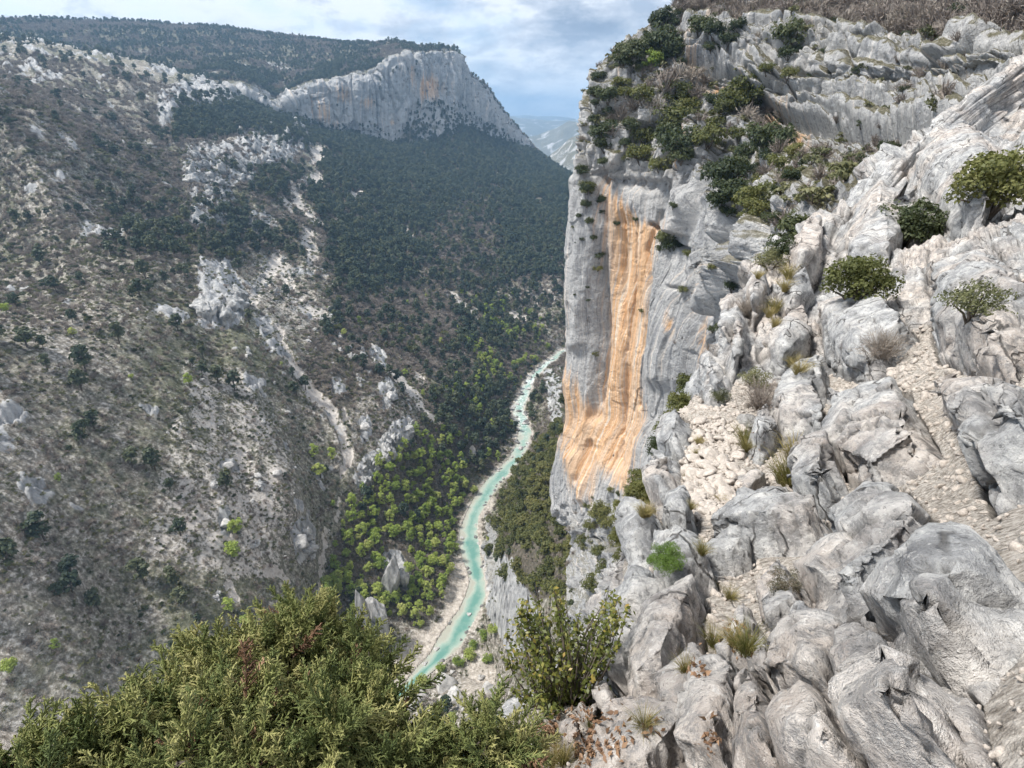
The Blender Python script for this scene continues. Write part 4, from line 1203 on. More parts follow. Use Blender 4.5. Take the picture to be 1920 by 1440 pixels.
def scatter_stuff(name, pts, scl, rot, idx, meshes, label=None, cat=None, parent=None):
    """many small plants as ONE object: instances on a point mesh"""
    cl = bpy.data.collections.new(name + '_source')
    for k, me in enumerate(meshes):
        cl.objects.link(bpy.data.objects.new('%s_source_%02d' % (name, k), me))
    me = bpy.data.meshes.new(name)
    n = len(pts)
    me.vertices.add(n)
    me.vertices.foreach_set('co', np.asarray(pts, np.float32).ravel())
    for an, ty, val in (('scl', 'FLOAT_VECTOR', scl), ('rot', 'FLOAT_VECTOR', rot)):
        a = me.attributes.new(an, ty, 'POINT')
        a.data.foreach_set('vector', np.asarray(val, np.float32).ravel())
    a = me.attributes.new('pick', 'INT', 'POINT')
    a.data.foreach_set('value', np.asarray(idx, np.int32))
    o = link(name, me, None, parent)
    ng = bpy.data.node_groups.new(name, 'GeometryNodeTree')
    ng.interface.new_socket('Geometry', in_out='INPUT', socket_type='NodeSocketGeometry')
    ng.interface.new_socket('Geometry', in_out='OUTPUT', socket_type='NodeSocketGeometry')
    N, L = ng.nodes, ng.links
    gi, go = N.new('NodeGroupInput'), N.new('NodeGroupOutput')
    ip = N.new('GeometryNodeInstanceOnPoints')
    ci = N.new('GeometryNodeCollectionInfo')
    ci.inputs['Collection'].default_value = cl
    ci.inputs['Separate Children'].default_value = True
    ci.inputs['Reset Children'].default_value = True
    L.new(gi.outputs[0], ip.inputs['Points'])
    L.new(ci.outputs[0], ip.inputs['Instance'])
    ip.inputs['Pick Instance'].default_value = True
    for an, ty, sock in (('pick', 'INT', 'Instance Index'), ('scl', 'FLOAT_VECTOR', 'Scale'), ('rot', 'FLOAT_VECTOR', 'Rotation')):
        na = N.new('GeometryNodeInputNamedAttribute')
        na.data_type = ty
        na.inputs['Name'].default_value = an
        L.new(na.outputs[0], ip.inputs[sock])
    L.new(ip.outputs[0], go.inputs[0])
    md = o.modifiers.new('scatter', 'NODES')
    md.node_group = ng
    return tag(o, label, cat, None, 'stuff')


def upright(n, tilt=0.12):
    return np.stack([rng.normal(size=n) * tilt, rng.normal(size=n) * tilt, rng.uniform(0, 6.283, n)], -1)


def vec_scale(s, sq=0.15):
    n = len(s)
    return np.stack([s * rng.uniform(1 - sq, 1 + sq, n), s * rng.uniform(1 - sq, 1 + sq, n), s * rng.uniform(1 - sq, 1 + sq, n)], -1)


def individual(name, me, loc, scale, label, cat, group=None, rot=None, parts=None):
    o = link(name, me)
    o.location = loc
    o.scale = scale if hasattr(scale, '__len__') else (scale,) * 3
    o.rotation_euler = rot if rot is not None else (random.gauss(0, 0.07), random.gauss(0, 0.07), random.uniform(0, 6.28))
    return tag(o, label, cat, group)


random.seed(11)
# ------------------------------------------------------------------ plants over the gorge sides
in_view = (tpx > -40) & (tpx < 1180) & (tpy > -20) & (tpy < 1470)
Rv = RR.ravel()
area = Rv ** 2 * (math.log(2500 / 95) / NR) * (math.radians(82) / NA)
mx_ = tpx + 14 * fbm(T + 400, 25.0, 3)
my_ = tpy + 14 * fbm(T + 500, 25.0, 3)
free = (1 - np.clip(scree * (1 - pale) * 1.5, 0, 1)) * (1 - np.clip(rock * 1.1, 0, np.where(Rv > 650, 0.45, 0.93))) * (1 - np.clip(beach * 1.3, 0, 1)) * (rd > 3)
z_green = np.maximum(sstep(-12, 14, poly_sd(mx_, my_, [(612, 1140), (618, 1030), (650, 980), (680, 915), (720, 855), (790, 815), (850, 870), (880, 925), (862, 960), (850, 1030), (840, 1110), (790, 1190), (735, 1140), (730, 1190), (660, 1170)])),
                     0.0)
z_mix = sstep(-15, 25, poly_sd(mx_, my_, [(830, 640), (870, 560), (960, 560), (1040, 600), (1010, 680), (965, 740), (955, 830), (930, 880), (880, 900), (800, 830), (780, 760), (840, 740)]))
z_forest = np.maximum.reduce([
    sstep(-18, 22, poly_sd(mx_, my_, [(585, 240), (690, 245), (740, 272), (785, 215), (860, 225), (1015, 296), (1090, 320), (1080, 530), (960, 530), (880, 515), (830, 480), (760, 520), (690, 570), (640, 540), (605, 440), (570, 360), (600, 320)])),
    sstep(-15, 20, poly_sd(mx_, my_, [(690, 600), (760, 585), (835, 600), (825, 655), (760, 675), (690, 655)])),
    sstep(-15, 20, poly_sd(mx_, my_, [(330, 190), (440, 185), (530, 215), (600, 240), (590, 290), (520, 260), (440, 250), (330, 260)])),
    sstep(-15, 20, poly_sd(mx_, my_, [(470, 330), (560, 320), (560, 350), (530, 380), (480, 360)])),
    0.75 * sstep(-15, 20, poly_sd(mx_, my_, [(800, 740), (900, 700), (960, 720), (950, 830), (900, 870), (830, 850)])),
    0.6 * sstep(-15, 20, poly_sd(mx_, my_, [(200, 380), (440, 380), (560, 440), (560, 480), (430, 490), (200, 480)])),
    0.42 * sstep(-20, 30, poly_sd(mx_, my_, [(600, 440), (880, 490), (1065, 520), (1065, 620), (860, 660), (720, 720), (640, 620)])),
    0.8 * sstep(-8, 10, poly_sd(mx_, my_, [(600, 590), (640, 610), (665, 660), (690, 700), (660, 690), (620, 640)]))])
z_oak = sstep(-6, 8, poly_sd(tpx, tpy, [(915, 1030), (935, 950), (955, 905), (1000, 850), (1045, 790), (1075, 820), (1085, 1020), (1090, 1110), (1010, 1125), (960, 1110), (930, 1075)]))
z_bank = sstep(-8, 10, poly_sd(tpx, tpy, [(955, 880), (985, 820), (1000, 760), (1015, 720), (1060, 660), (1075, 700), (1070, 800), (1010, 860), (960, 920)]))
gap = fbm(T + 700, 38.0, 4)
bare_z = np.clip(sstep(-15, 25, poly_sd(mx_, my_, [(560, 690), (640, 560), (860, 520), (870, 590), (820, 700), (700, 720), (640, 800), (600, 760)])) + sstep(-20, 20, poly_sd(mx_, my_, [(830, 380), (930, 350), (950, 470), (860, 510), (800, 450)])), 0, 1)


duff = np.clip(np.maximum.reduce([z_forest * 1.2, bare_z * 0.9, z_green * 0.7, z_mix, z_oak, 0.5 * z_bank]), 0, 1) * free
da = gme.attributes.new('duff', 'FLOAT', 'POINT')
da.data.foreach_set('value', duff.astype(np.float32))


def pick(weight, n=None, cap=None):
    w = np.where(in_view, np.clip(weight, 0, None) * area, 0)
    tot = w.sum()
    n = int(tot) if n is None else n
    if cap:
        n = min(n, cap)
    ids = rng.choice(len(w), size=n, p=w / tot)
    P = T[ids].copy()
    cell = Rv[ids] * (math.radians(82) / NA)
    P[:, :2] += rng.uniform(-0.5, 0.5, (n, 2)) * cell[:, None]
    return P, ids


def thin(P, rad, keep_first=True):
    """drop points that stand too close to one kept before"""
    cell = {}
    keep = []
    for k, (p, r0) in enumerate(zip(P, rad)):
        g = (int(p[0] // 8), int(p[1] // 8))
        ok = True
        for dx in (-1, 0, 1):
            for dy in (-1, 0, 1):
                for j in cell.get((g[0] + dx, g[1] + dy), ()):
                    if (P[j, 0] - p[0]) ** 2 + (P[j, 1] - p[1]) ** 2 < (0.62 * (r0 + rad[j])) ** 2:
                        ok = False
                        break
                if not ok:
                    break
            if not ok:
                break
        if ok:
            cell.setdefault(g, []).append(k)
            keep.append(k)
    return np.array(keep)


def grove(kind, weight, rlo, rhi, n_each, name, label, cat, group, stuff_name, stuff_label, minus=0.0, cap=None):
    P, ids = pick(weight, cap=cap)
    rad = rng.uniform(rlo, rhi, len(P))
    near = P[:, 0] ** 2 + P[:, 1] ** 2 < 620 ** 2
    order = np.argsort(np.linalg.norm(P, axis=1) / rad)
    P, rad, near = P[order], rad[order], near[order]
    k = np.concatenate([thin(P[near], rad[near]), near.sum() + np.arange((~near).sum())]) if near.any() else np.arange(len(P))
    P = np.concatenate([P[near], P[~near]])[k]
    rad = np.concatenate([rad[near], rad[~near]])[k]
    P[:, 2] -= minus * rad
    meshes = PR[kind]
    qx_, qy_ = project(P)
    shown = np.nonzero((qx_ > 415) & (qx_ < 1500))[0][:n_each]
    first = np.zeros(len(P), bool)
    first[shown] = True
    for j in np.nonzero(first)[0]:
        individual(name, meshes[random.randrange(len(meshes))], P[j], (rad[j], rad[j], rad[j] * random.uniform(0.9, 1.15)), label, cat, group)
    rest = ~first
    if rest.any():
        m = rest.sum()
        scatter_stuff(stuff_name, P[rest], vec_scale(rad[rest]), upright(m, 0.06), rng.integers(0, len(meshes), m), meshes, stuff_label)
    return P, rad


gP, gR = grove('spring', free * (0.095 * z_green * sstep(-0.36, -0.06, gap) + 0.042 * z_mix * sstep(-0.05, 0.2, gap) + 0.0006 * (1 - z_forest) * (tpy > 560) * (tpx < 1000)), 1.4, 4.6, 290, 'spring_tree', 'fresh green broadleaf tree on the gorge side above the river', 'tree', 'spring trees on the gorge side', 'spring_forest', 'far-off fresh green trees scattered over the gorge side')
grove('pine', free * (0.060 * z_forest * sstep(-0.50, -0.2, gap) * (1 - 0.72 * bare_z) + 0.016 * z_mix * sstep(0.15, -0.1, gap) + 0.012 * (1 - z_forest) * sstep(0.08, 0.3, gap)), 1.7, 5.0, 240, 'pine_tree', 'dark pine tree in the wood across the river', 'tree', 'pine trees across the river', 'pine_forest', 'dark pine wood covering the slope below the far cliff', cap=60000)
grove('oak', 0.055 * z_oak * (rd > 4), 3.0, 5.4, 150, 'holm_oak', 'dense rounded holm oak below the great cliff', 'tree', 'holm oaks below the great cliff', 'holm_oak_forest', 'holm oaks crowded out of sight below the great cliff', 0.15)
for kind, weight, lo, hi, nm, lb in (
        ('twig', (Rv < 1100) * free * (0.035 + 0.06 * bare_z + 0.03 * z_bank + 0.02 * z_green) * (1 - 0.6 * pale) * sstep(0.45, 0.0, gap), 1.3, 3.0, 'bare_brushwood', 'grey brown leafless brush covering the gorge sides'),
        ('brush', (Rv < 900) * free * (0.060 + 0.09 * bare_z + 0.03 * z_bank + 0.03 * z_green + 0.02 * z_forest) * (1 - 0.75 * pale) * sstep(0.30, -0.15, fbm(T + 820, 20.0, 3)) * (rd > 3), 1.0, 2.7, 'brush_thicket', 'brown grey leafless thickets on the gorge sides'),
        ('scrub', (Rv < 800) * np.maximum(free, 0.32) * (0.16 + 0.03 * z_bank + 0.05 * pale) * sstep(-0.45, 0.1, fbm(T + 640, 16.0, 4)) * (1 - 0.7 * z_forest) * (rd > 3) * (1 - beach), 0.5, 1.7, 'low_scrub', 'low olive and brown scrub dotted over the gorge sides'),
        ('ever', np.maximum(free, 0.06) * (0.032 + 0.006 * z_bank) * (Rv < 900) * sstep(0.0, 0.3, fbm(T + 230, 24.0, 4)) * (rd > 4), 0.7, 2.1, 'evergreen_scrub', 'small dark evergreen bushes dotted over the gorge sides')):
    P, ids = pick(weight, cap=46000)
    n = len(P)
    sizes = rng.uniform(lo, hi, n) * np.clip(np.linalg.norm(P, axis=1) / 450, 0.75, 1.5)
    scatter_stuff(nm, P, vec_scale(sizes), upright(n, 0.15), rng.integers(0, len(PR[kind]), n), PR[kind], lb)

# lighter broadleaf crowns mixed into the far wood
P, ids = pick(free * 0.010 * z_forest * sstep(-0.2, 0.3, fbm(T + 150, 70.0, 3)), cap=9000)
n = len(P)
scatter_stuff('mixed_forest', P, vec_scale(rng.uniform(1.8, 4.2, n)), upright(n, 0.08), rng.integers(0, len(PR['oak']), n), PR['oak'], 'olive broadleaf crowns mixed into the dark pine wood')

# woods on the far plateau
def between(grid, ids):
    """random places inside the cells next to grid points"""
    r_, c_ = np.divmod(ids, grid.shape[1])
    r2, c2 = np.minimum(r_ + 1, grid.shape[0] - 1), np.minimum(c_ + 1, grid.shape[1] - 1)
    a, b = rng.random((len(ids), 1)), rng.random((len(ids), 1))
    return (grid[r_, c_] * (1 - a) + grid[r2, c_] * a) * (1 - b) + (grid[r_, c2] * (1 - a) + grid[r2, c2] * a) * b


fvis = (fpx > -80) & (fpx < 1100) & (fpy > -30)
Fd = FPd
wgt = np.where(fvis & (fv > 3.15) & (fv < 5.2), 1.0, 0.0) * (1 - 0.75 * pbands)
ga = np.linalg.norm(np.cross(np.gradient(FP, axis=1), np.gradient(FP, axis=0)), axis=-1).ravel()
fgap = fbm(FPf, 90.0, 4)
for kind, w, n, lo, hi, nm, lb in (
        ('twig', wgt * sstep(-0.25, 0.2, fgap) + 0.05 * (wall > 0.5) * fvis, 14000, 3.0, 5.5, 'plateau_brushwood', 'leafless grey brown wood on top of the far plateau'),
        ('pine', wgt * sstep(0.25, -0.1, fgap) * (1.0 + 3 * (fv < 3.7)) + 0.10 * fvis * (wall > 0.3) * sstep(0.05, 0.25, fbm(FPf, 25.0, 3)) + 1.3 * fvis * (fv < 1.15), 11000, 2.2, 4.2, 'plateau_pine_forest', 'dark pines on the far plateau and the ledges of its cliff')):
    pr = w * ga
    ids = rng.choice(len(pr), size=n, p=pr / pr.sum())
    scatter_stuff(nm, between(Fd.reshape(shp), ids), vec_scale(rng.uniform(lo, hi, n)), upright(n, 0.08), rng.integers(0, 4, n), PR[kind], lb)

# ------------------------------------------------------------------ shrubs on the great wall
def stick(px, py, X, Y, P, tol=5.0):
    """the nearest built surface point seen at a pixel"""
    d = (X - px) ** 2 + (Y - py) ** 2
    q = np.nonzero(d < tol * tol)[0]
    if len(q) == 0:
        q = np.argsort(d)[:6]
    return q[np.argmin(np.linalg.norm(P[q], axis=1))]


W2 = [(1010, 130, 180, 'e'), (1000, 290, 280, 'e'), (1090, 330, 150, 'e'), (790, 330, 200, 'e'), (720, 400, 120, 'e'), (925, 400, 130, 'l'), (1230, 180, 160, 'e'), (1330, 210, 130, 'e'), (1480, 180, 110, 'e'), (1430, 270, 120, 'e'), (1850, 240, 200, 'e'), (1820, 350, 130, 'e'),
      (1310, 310, 90, 'e'), (1700, 480, 90, 'o'), (1820, 510, 100, 'o'), (570, 500, 90, 'e'), (550, 600, 90, 'e'), (620, 640, 160, 'e'), (1080, 600, 200, 'o'), (1000, 520, 220, 't'), (1200, 500, 150, 't'), (1100, 470, 160, 't'), (1560, 620, 260, 'o'), (1480, 660, 180, 'o'), (1400, 700, 160, 'o'), (1340, 650, 120, 'e'), (700, 740, 180, 't'),
      (600, 860, 200, 'e'), (590, 960, 140, 'e'), (800, 830, 120, 'e'), (1080, 790, 300, 'o'), (1090, 950, 240, 'e'), (1060, 880, 200, 'e'), (1110, 1040, 150, 'e'), (880, 900, 180, 'o'), (840, 1010, 180, 'o'), (960, 1100, 150, 'o'), (1300, 900, 200, 'o'), (1350, 800, 150, 'o'), (1680, 920, 250, 'e'), (1560, 1000, 150, 'e'), (1700, 1050, 120, 'e'),
      (1400, 1170, 280, 'e'), (1470, 1130, 180, 'e'), (1440, 1260, 220, 'e'), (1780, 1080, 200, 'o'), (1620, 1330, 260, 'o'), (1700, 1260, 200, 'o'), (1870, 1000, 120, 'o'), (450, 1120, 100, 'e'), (610, 1100, 80, 'e'), (500, 1260, 120, 'o'), (590, 1320, 60, 'e'), (510, 1360, 60, 'e'), (1620, 1140, 60, 'e'), (870, 640, 140, 'o'), (760, 600, 120, 'o'),
      (950, 700, 160, 't'), (800, 700, 130, 't'), (1180, 680, 140, 'o'), (1250, 760, 100, 't'), (720, 540, 120, 'o'), (640, 740, 90, 'e'), (1560, 740, 140, 't'), (1650, 820, 120, 't'), (1230, 600, 120, 't'), (900, 560, 120, 't'), (1760, 960, 140, 't'), (1780, 760, 90, 't'), (1500, 880, 120, 'o'), (545, 700, 80, 'e'), (520, 800, 70, 'e'), (680, 880, 110, 't'), (760, 960, 80, 'e')]
W4 = [(1380, 80, 180, 'e'), (1430, 160, 110, 'e'), (1590, 170, 180, 'o'), (1570, 250, 100, 'e'), (1690, 190, 90, 'r'), (1760, 220, 120, 'e'), (1840, 300, 280, 'e'), (1740, 420, 160, 'e'), (1800, 400, 180, 'e'), (1010, 330, 150, 'o'), (1040, 390, 140, 'e'), (970, 400, 80, 'e'), (1150, 440, 70, 'o'), (510, 30, 100, 'e'), (590, 60, 60, 'e'), (430, 190, 40, 'e'), (500, 220, 60, 'e'),
      (530, 350, 50, 'e'), (590, 470, 70, 'e'), (580, 550, 70, 'o'), (1440, 670, 110, 'e'), (1420, 800, 90, 'e'), (1380, 950, 110, 'e'), (1320, 960, 80, 'e'), (1130, 670, 70, 'o'), (850, 825, 60, 'o'), (1320, 540, 60, 'o'), (515, 680, 30, 'e'), (500, 770, 35, 'e'), (680, 240, 50, 'e'), (810, 220, 60, 'e'), (545, 1130, 50, 'o'), (405, 370, 20, 'e'), (450, 350, 40, 'e'), (470, 100, 60, 'e'), (400, 720, 22, 'e'), (610, 160, 40, 'e')]
W6 = [(580, 880, 140, 'o'), (640, 780, 60, 'o'), (500, 1000, 90, 'o'), (520, 1380, 150, 'o'), (560, 1180, 110, 'o'), (610, 1000, 120, 'o'), (480, 880, 60, 'o'), (600, 1290, 130, 'o'), (330, 180, 90, 'e'), (310, 380, 60, 'e'), (450, 1100, 110, 'o'), (550, 940, 130, 'o')]
KINDS_W = {'e': ('evergreen_shrub', 'ever', 'dark evergreen shrub'), 'o': ('olive_shrub', 'olive', 'olive green shrub'), 't': ('bare_shrub', 'twig', 'grey leafless shrub'), 'l': ('spring_shrub', 'light', 'bright green shrub'), 'r': ('round_shrub', 'ever', 'dark ball-shaped shrub')}
PLACES = [  # where on the wall: first box that holds the point
    ((1230, -50, 1320, 75), 'on the skyline of the great cliff'), ((1140, 60, 1235, 150), 'on the sloping shoulder of the great cliff'), ((1060, 110, 1140, 200), 'at the upper corner of the great cliff'), ((1320, 0, 1420, 100), 'over the layered band at the top'),
    ((1420, 0, 1520, 120), 'at the end of the layered band'), ((1400, 100, 1520, 160), 'on the layered band of pale slabs'), ((1330, 150, 1460, 230), 'under the ochre overhang at the top'), ((1180, 130, 1330, 200), 'on the grassy ledge under the top'), ((1060, 195, 1140, 290), 'on the corner above the sheer face'),
    ((1140, 195, 1220, 330), 'just above the ochre face'), ((1220, 195, 1300, 330), 'in the deep cleft above the face'), ((1300, 220, 1390, 290), 'on the upper slabs beside the cleft'), ((1390, 230, 1520, 310), 'on the broken slabs of the upper side'), ((1300, 290, 1400, 400), 'on the big overhang beside the sheer face'),
    ((1390, 310, 1470, 430), 'on the pale slabs beside the sheer face'), ((1430, 380, 1520, 500), 'over the pale slabs at the side'), ((1060, 290, 1135, 420), 'high on the grey corner pillar'), ((1060, 420, 1135, 800), 'on the grey corner pillar'), ((1135, 330, 1215, 930), 'in the ochre face'), ((1215, 400, 1300, 500), 'at the end of the long crack'),
    ((1215, 480, 1345, 760), 'in the smooth grey wall'), ((1320, 480, 1400, 700), 'in the corner between wall and ridge'), ((1040, 720, 1070, 860), 'on the outer foot of the pillar'), ((1060, 860, 1250, 1000), 'at the foot of the ochre face'), ((1040, 1000, 1250, 1200), 'on the broken rock below the face')]
for lst, oy in ((W2, 0), (W4, 350), (W6, 700)):
    for X, Y, wd, kd in lst:
        x, y = 960 + X / 3.5556, oy + Y / 3.5556
        q = stick(x, y + wd / 3.5556 * 0.28, wpx, wpy, WPd)
        p = WPd[q]
        rad = wd / 3.5556 / F * np.linalg.norm(p) * 0.56
        nm, kk, kl = KINDS_W[kd]
        size = 'tiny ' if wd < 62 else 'small ' if wd < 105 else 'large ' if wd > 195 else ''
        place = next((pl for (x0, y0, x1, y1), pl in PLACES if x0 <= x < x1 and y0 <= y < y1), 'on the side of the great cliff')
        individual(nm, random.choice(PR[kk]), p - WN[q] * 0.12 * rad, (rad, rad, rad * random.uniform(0.95, 1.25)), size + kl + ' ' + place, 'shrub', 'shrubs on the great cliff')
# more small tufts everywhere on the rough upper part
pr = np.where((wpx > 1060) & (wpx < 1960) & (wpy < 1200), 1.0, 0) * (upper * 1.0 + 0.35 * sstep(930, 1010, by) + 0.02) * np.linalg.norm(np.cross(np.gradient(WP, axis=1), np.gradient(WP, axis=0)), axis=-1).ravel() * np.clip(WN[:, 2] + 0.3, 0.03, 1) * sstep(-0.25, 0.15, fbm(WPf, 14.0, 3)) * (1 - 0.85 * inband)
for kind, n, lo, hi, nm, lb in (('scrub', 1500, 0.5, 1.5, 'cliff_scrub', 'low scrub on the ledges of the great cliff'), ('twig', 900, 0.8, 2.0, 'cliff_brushwood', 'leafless brush on the ledges of the great cliff'), ('ever', 420, 0.6, 1.7, 'cliff_evergreens', 'small evergreen bushes on the ledges of the great cliff')):
    ids = rng.choice(len(pr), size=n, p=pr / pr.sum())
    scatter_stuff(nm, WPd[ids], vec_scale(rng.uniform(lo, hi, n)), upright(n, 0.2), rng.integers(0, len(PR[kind]), n), PR[kind], lb)
# leafless wood on the hill above the wall
q = np.nonzero((by < bt - 4) & (wpx > 1270) & (wpx < 1960))[0]
ids = rng.choice(q, size=1300)
scatter_stuff('hilltop_brushwood', WPd[ids], vec_scale(rng.uniform(1.6, 3.6, 1300)), upright(1300, 0.1), rng.integers(0, 4, 1300), PR['twig'], 'pinkish grey leafless brush on the hill above the great cliff')

# pale stones strewn over the open slope
P, ids = pick((0.03 * pale + 0.012 * np.clip(scree, 0, 1) + 0.004) * (rd > 3) * (1 - z_forest) * (tpy > 400), cap=9000)
n = len(P)
scatter_stuff('slope_rubble', P, vec_scale(rng.lognormal(-0.75, 0.5, n), 0.3), upright(n, 0.5), rng.integers(0, 6, n), PR['rock'], 'pale stones strewn over the open slope across the river')

# crags that break out of the slopes: every one a block of its own
def crags(poly, n, lo, hi, lb, cat='rock', group='crags across the gorge', tall=1.3, px_max=None):
    k = 0
    pl = np.array(poly, float)
    while k < n:
        x, y = rng.uniform(pl[:, 0].min(), pl[:, 0].max()), rng.uniform(pl[:, 1].min(), pl[:, 1].max())
        if _poly_sd(np.array([x]), np.array([y]), pl)[0] < 0:
            continue
        k += 1
        d = (tpx - x) ** 2 + (tpy - y) ** 2
        p = T[np.argmin(d)]
        r0 = rng.uniform(lo, hi)
        individual('crag', random.choice(PR['crag']), p + [0, 0, 0.1 * r0], (r0 * random.uniform(0.7, 1.2), r0 * random.uniform(0.7, 1.1), r0 * tall * random.uniform(0.7, 1.3)), lb, cat, group, rot=(random.gauss(0, 0.2), random.gauss(0, 0.2), random.uniform(0, 6.3)))


crags([(462, 250), (500, 236), (583, 240), (584, 275), (560, 285), (525, 322), (475, 318), (455, 285)], 46, 3.5, 10, 'pale jagged crag in the cluster under the far cliff')
crags([(360, 290), (425, 280), (466, 300), (478, 342), (420, 350), (350, 340)], 32, 3.5, 9, 'pale jagged crag in the group at the border of the far slope')
crags([(330, 170), (420, 140), (530, 132), (530, 150), (470, 172), (420, 198), (330, 210)], 44, 2.5, 7, 'pale crag on the bands above the forest', tall=0.55)
crags([(370, 365), (425, 350), (448, 395), (430, 425), (370, 425)], 10, 5, 9, 'grey crag standing over the long gully')
crags([(445, 412), (495, 405), (515, 438), (472, 446)], 7, 3, 6, 'grey crag on the slope under the far crags')
crags([(385, 530), (430, 515), (455, 560), (455, 595), (430, 610), (380, 605)], 7, 6, 11, 'huge rounded grey block at the top of the stony slope', tall=1.0)
crags([(490, 480), (540, 490), (560, 540), (520, 560), (470, 540)], 26, 1.2, 3.2, 'pale rubble block below the gully')
crags([(712, 835), (738, 802), (772, 788), (774, 815), (742, 858), (718, 858)], 16, 3.0, 6.0, 'dark layered crag over the green wood', tall=1.2)
crags([(660, 905), (690, 852), (714, 842), (710, 878), (680, 922)], 10, 2.0, 4.0, 'dark layered crag at the edge of the green wood')
crags([(548, 1010), (566, 978), (592, 988), (588, 1042), (562, 1055)], 7, 2.5, 5.0, 'dark overhanging crag beside the gully')
crags([(714, 732), (735, 720), (745, 760), (724, 770)], 4, 3, 5, 'rounded grey crag among green trees on the spur')
crags([(640, 640), (665, 620), (700, 690), (680, 720)], 12, 2, 4.5, 'pale crag along the ridge of the spur')
crags([(600, 560), (640, 600), (660, 650), (640, 660), (600, 610)], 12, 2, 4.0, 'pale crag along the ridge of the spur')
crags([(1025, 705), (1050, 700), (1052, 790), (1036, 790)], 7, 2.5, 4.5, 'grey crag on the bank behind the great cliff')

# rock ribs that follow the spurs of the open slope
wr_ = np.where(in_view & (tpx > 400) & (tpx < 800) & (tpy > 380) & (tpy < 1130), np.clip(rav - 0.45, 0, 1) ** 1.5 * free * (1 - z_green) * (1 - 0.7 * z_forest), 0) * area
ids = rng.choice(len(wr_), size=110, p=wr_ / wr_.sum())
for j in ids:
    r0 = rng.uniform(1.2, 3.6)
    individual('rock_rib', random.choice(PR['crag']), T[j] - [0, 0, 0.1 * r0], (r0 * 1.5, r0 * 0.8, r0 * random.uniform(0.6, 1.1)), 'grey rib of rock breaking out along a spur of the open slope', 'rock', 'rock ribs on the open slope', rot=(random.gauss(0, 0.2), random.gauss(0, 0.2), math.atan2(gd[1], gd[0]) + random.gauss(0, 0.4)))

# ------------------------------------------------------------------ boulders and trees picked out along the river and on the slope
tvis = np.nonzero(in_view)[0]


def on_ground(px, py, tol=3.0):
    d = (tpx[tvis] - px) ** 2 + (tpy[tvis] - py) ** 2
    q = np.nonzero(d < tol * tol)[0]
    if len(q) == 0:
        q = np.argsort(d)[:4]
    q = tvis[q]
    return T[q[np.argmin(np.linalg.norm(T[q], axis=1))]]


def px_size(w, p):
    return w / F * np.linalg.norm(p) * 0.5


for X, Y, wd, lb in [(778, 1313, 44, 'flat-topped pale boulder at the lower end of the river'), (853, 1313, 42, 'big rounded grey boulder among the bushes below the river bend'), (831, 1284, 50, 'broad pale boulder nearest the turquoise water of the lower river'),
                     (918, 1293, 34, 'pale boulder at the foot of the riverside cliff'), (822, 1366, 26, 'small pale boulder below the ball-shaped green bush'), (862, 1322, 18, 'small boulder leaning on the big rounded one'), (771, 1298, 18, 'small boulder at the water edge at the end of the river'),
                     (522, 889, 27, 'white boulder alone on the open stony slope'), (484, 896, 18, 'white boulder with rubble around it on the open stony slope'), (430, 876, 30, 'long white boulder at the border of the stony slope'), (868, 1329, 13, 'smallest stone beside the big rounded boulder'),
                     (880, 1152, 15, 'dark boulder standing in the turquoise water'), (498, 620, 22, 'grey boulder above the long scree gully'), (735, 745, 26, 'grey rounded boulder among green trees on the spur'), (686, 800, 20, 'pale pointed rock beside the scree gully'), (900, 1270, 16, 'pale stone between the green bushes of the near bank'),
                     (845, 1260, 12, 'little stone at the bank behind the green bush'), (566, 1018, 44, 'dark overhanging rock at the edge of the stony slope'), (425, 985, 30, 'grey rock beside the green tree on the stony slope')]:
    p = on_ground(X, Y)
    r0 = px_size(wd, p)
    individual('boulder', random.choice(PR['rock']), p + [0, 0, r0 * 0.25], (r0 * 1.05, r0, r0 * random.uniform(0.8, 1.0)), lb, 'boulder', rot=(random.uniform(-.3, .3), random.uniform(-.3, .3), random.uniform(0, 6.3)))
for k in range(120):
    f = random.uniform(0.02, 0.97) ** 0.8
    i = int(f * (ns - 1))
    side = random.choice((0, 1))
    e = (rl if side == 0 else rr_)[i]
    c = (rl[i] + rr_[i]) / 2
    p = c + (e - c) * random.uniform(0.75, 1.35) if random.random() < 0.8 or f < 0.45 else c + (e - c) * random.uniform(-0.2, 0.8)
    r0 = random.uniform(0.9, 2.4) * (1.45 if f > 0.45 else 0.8)
    individual('river_boulder', random.choice(PR['wet'] if random.random() < 0.6 else PR['rock']), (p[0], p[1], ZR + r0 * 0.15), (r0 * random.uniform(0.8, 1.3), r0, r0 * 0.75), 'grey boulder in the shallows along the river', 'boulder', 'boulders along the river', rot=(0, 0, random.uniform(0, 6.3)))
for X, Y, wd, lb in [(807, 1341, 33, 'bright green ball-shaped bush among the boulders below the river'), (794, 1272, 24, 'green bush at the water edge beside the broad boulder'), (883, 1224, 25, 'rounded fresh green bush at the middle of the near bank'), (861, 1238, 21, 'fresh green bush left of the rounded one on the near bank'),
                     (906, 1189, 23, 'fresh green bush near the riverside cliff'), (845, 1376, 23, 'green bush lowest on the bank below the boulders'), (926, 1176, 24, 'yellow green bush against the foot of the riverside cliff'), (847, 1342, 18, 'small green bush beside the ball-shaped one'), (912, 1233, 20, 'dull green bush under the riverside cliff'),
                     (887, 1205, 18, 'small green bush between two larger ones on the near bank'), (828, 1248, 18, 'yellow green bush along the lower water edge')]:
    p = on_ground(X, Y + wd * 0.35)
    r0 = px_size(wd, p) * 1.05
    individual('spring_shrub', random.choice(PR['light']), p - [0, 0, 0.1 * r0], (r0, r0, r0 * 1.2), lb, 'bush')
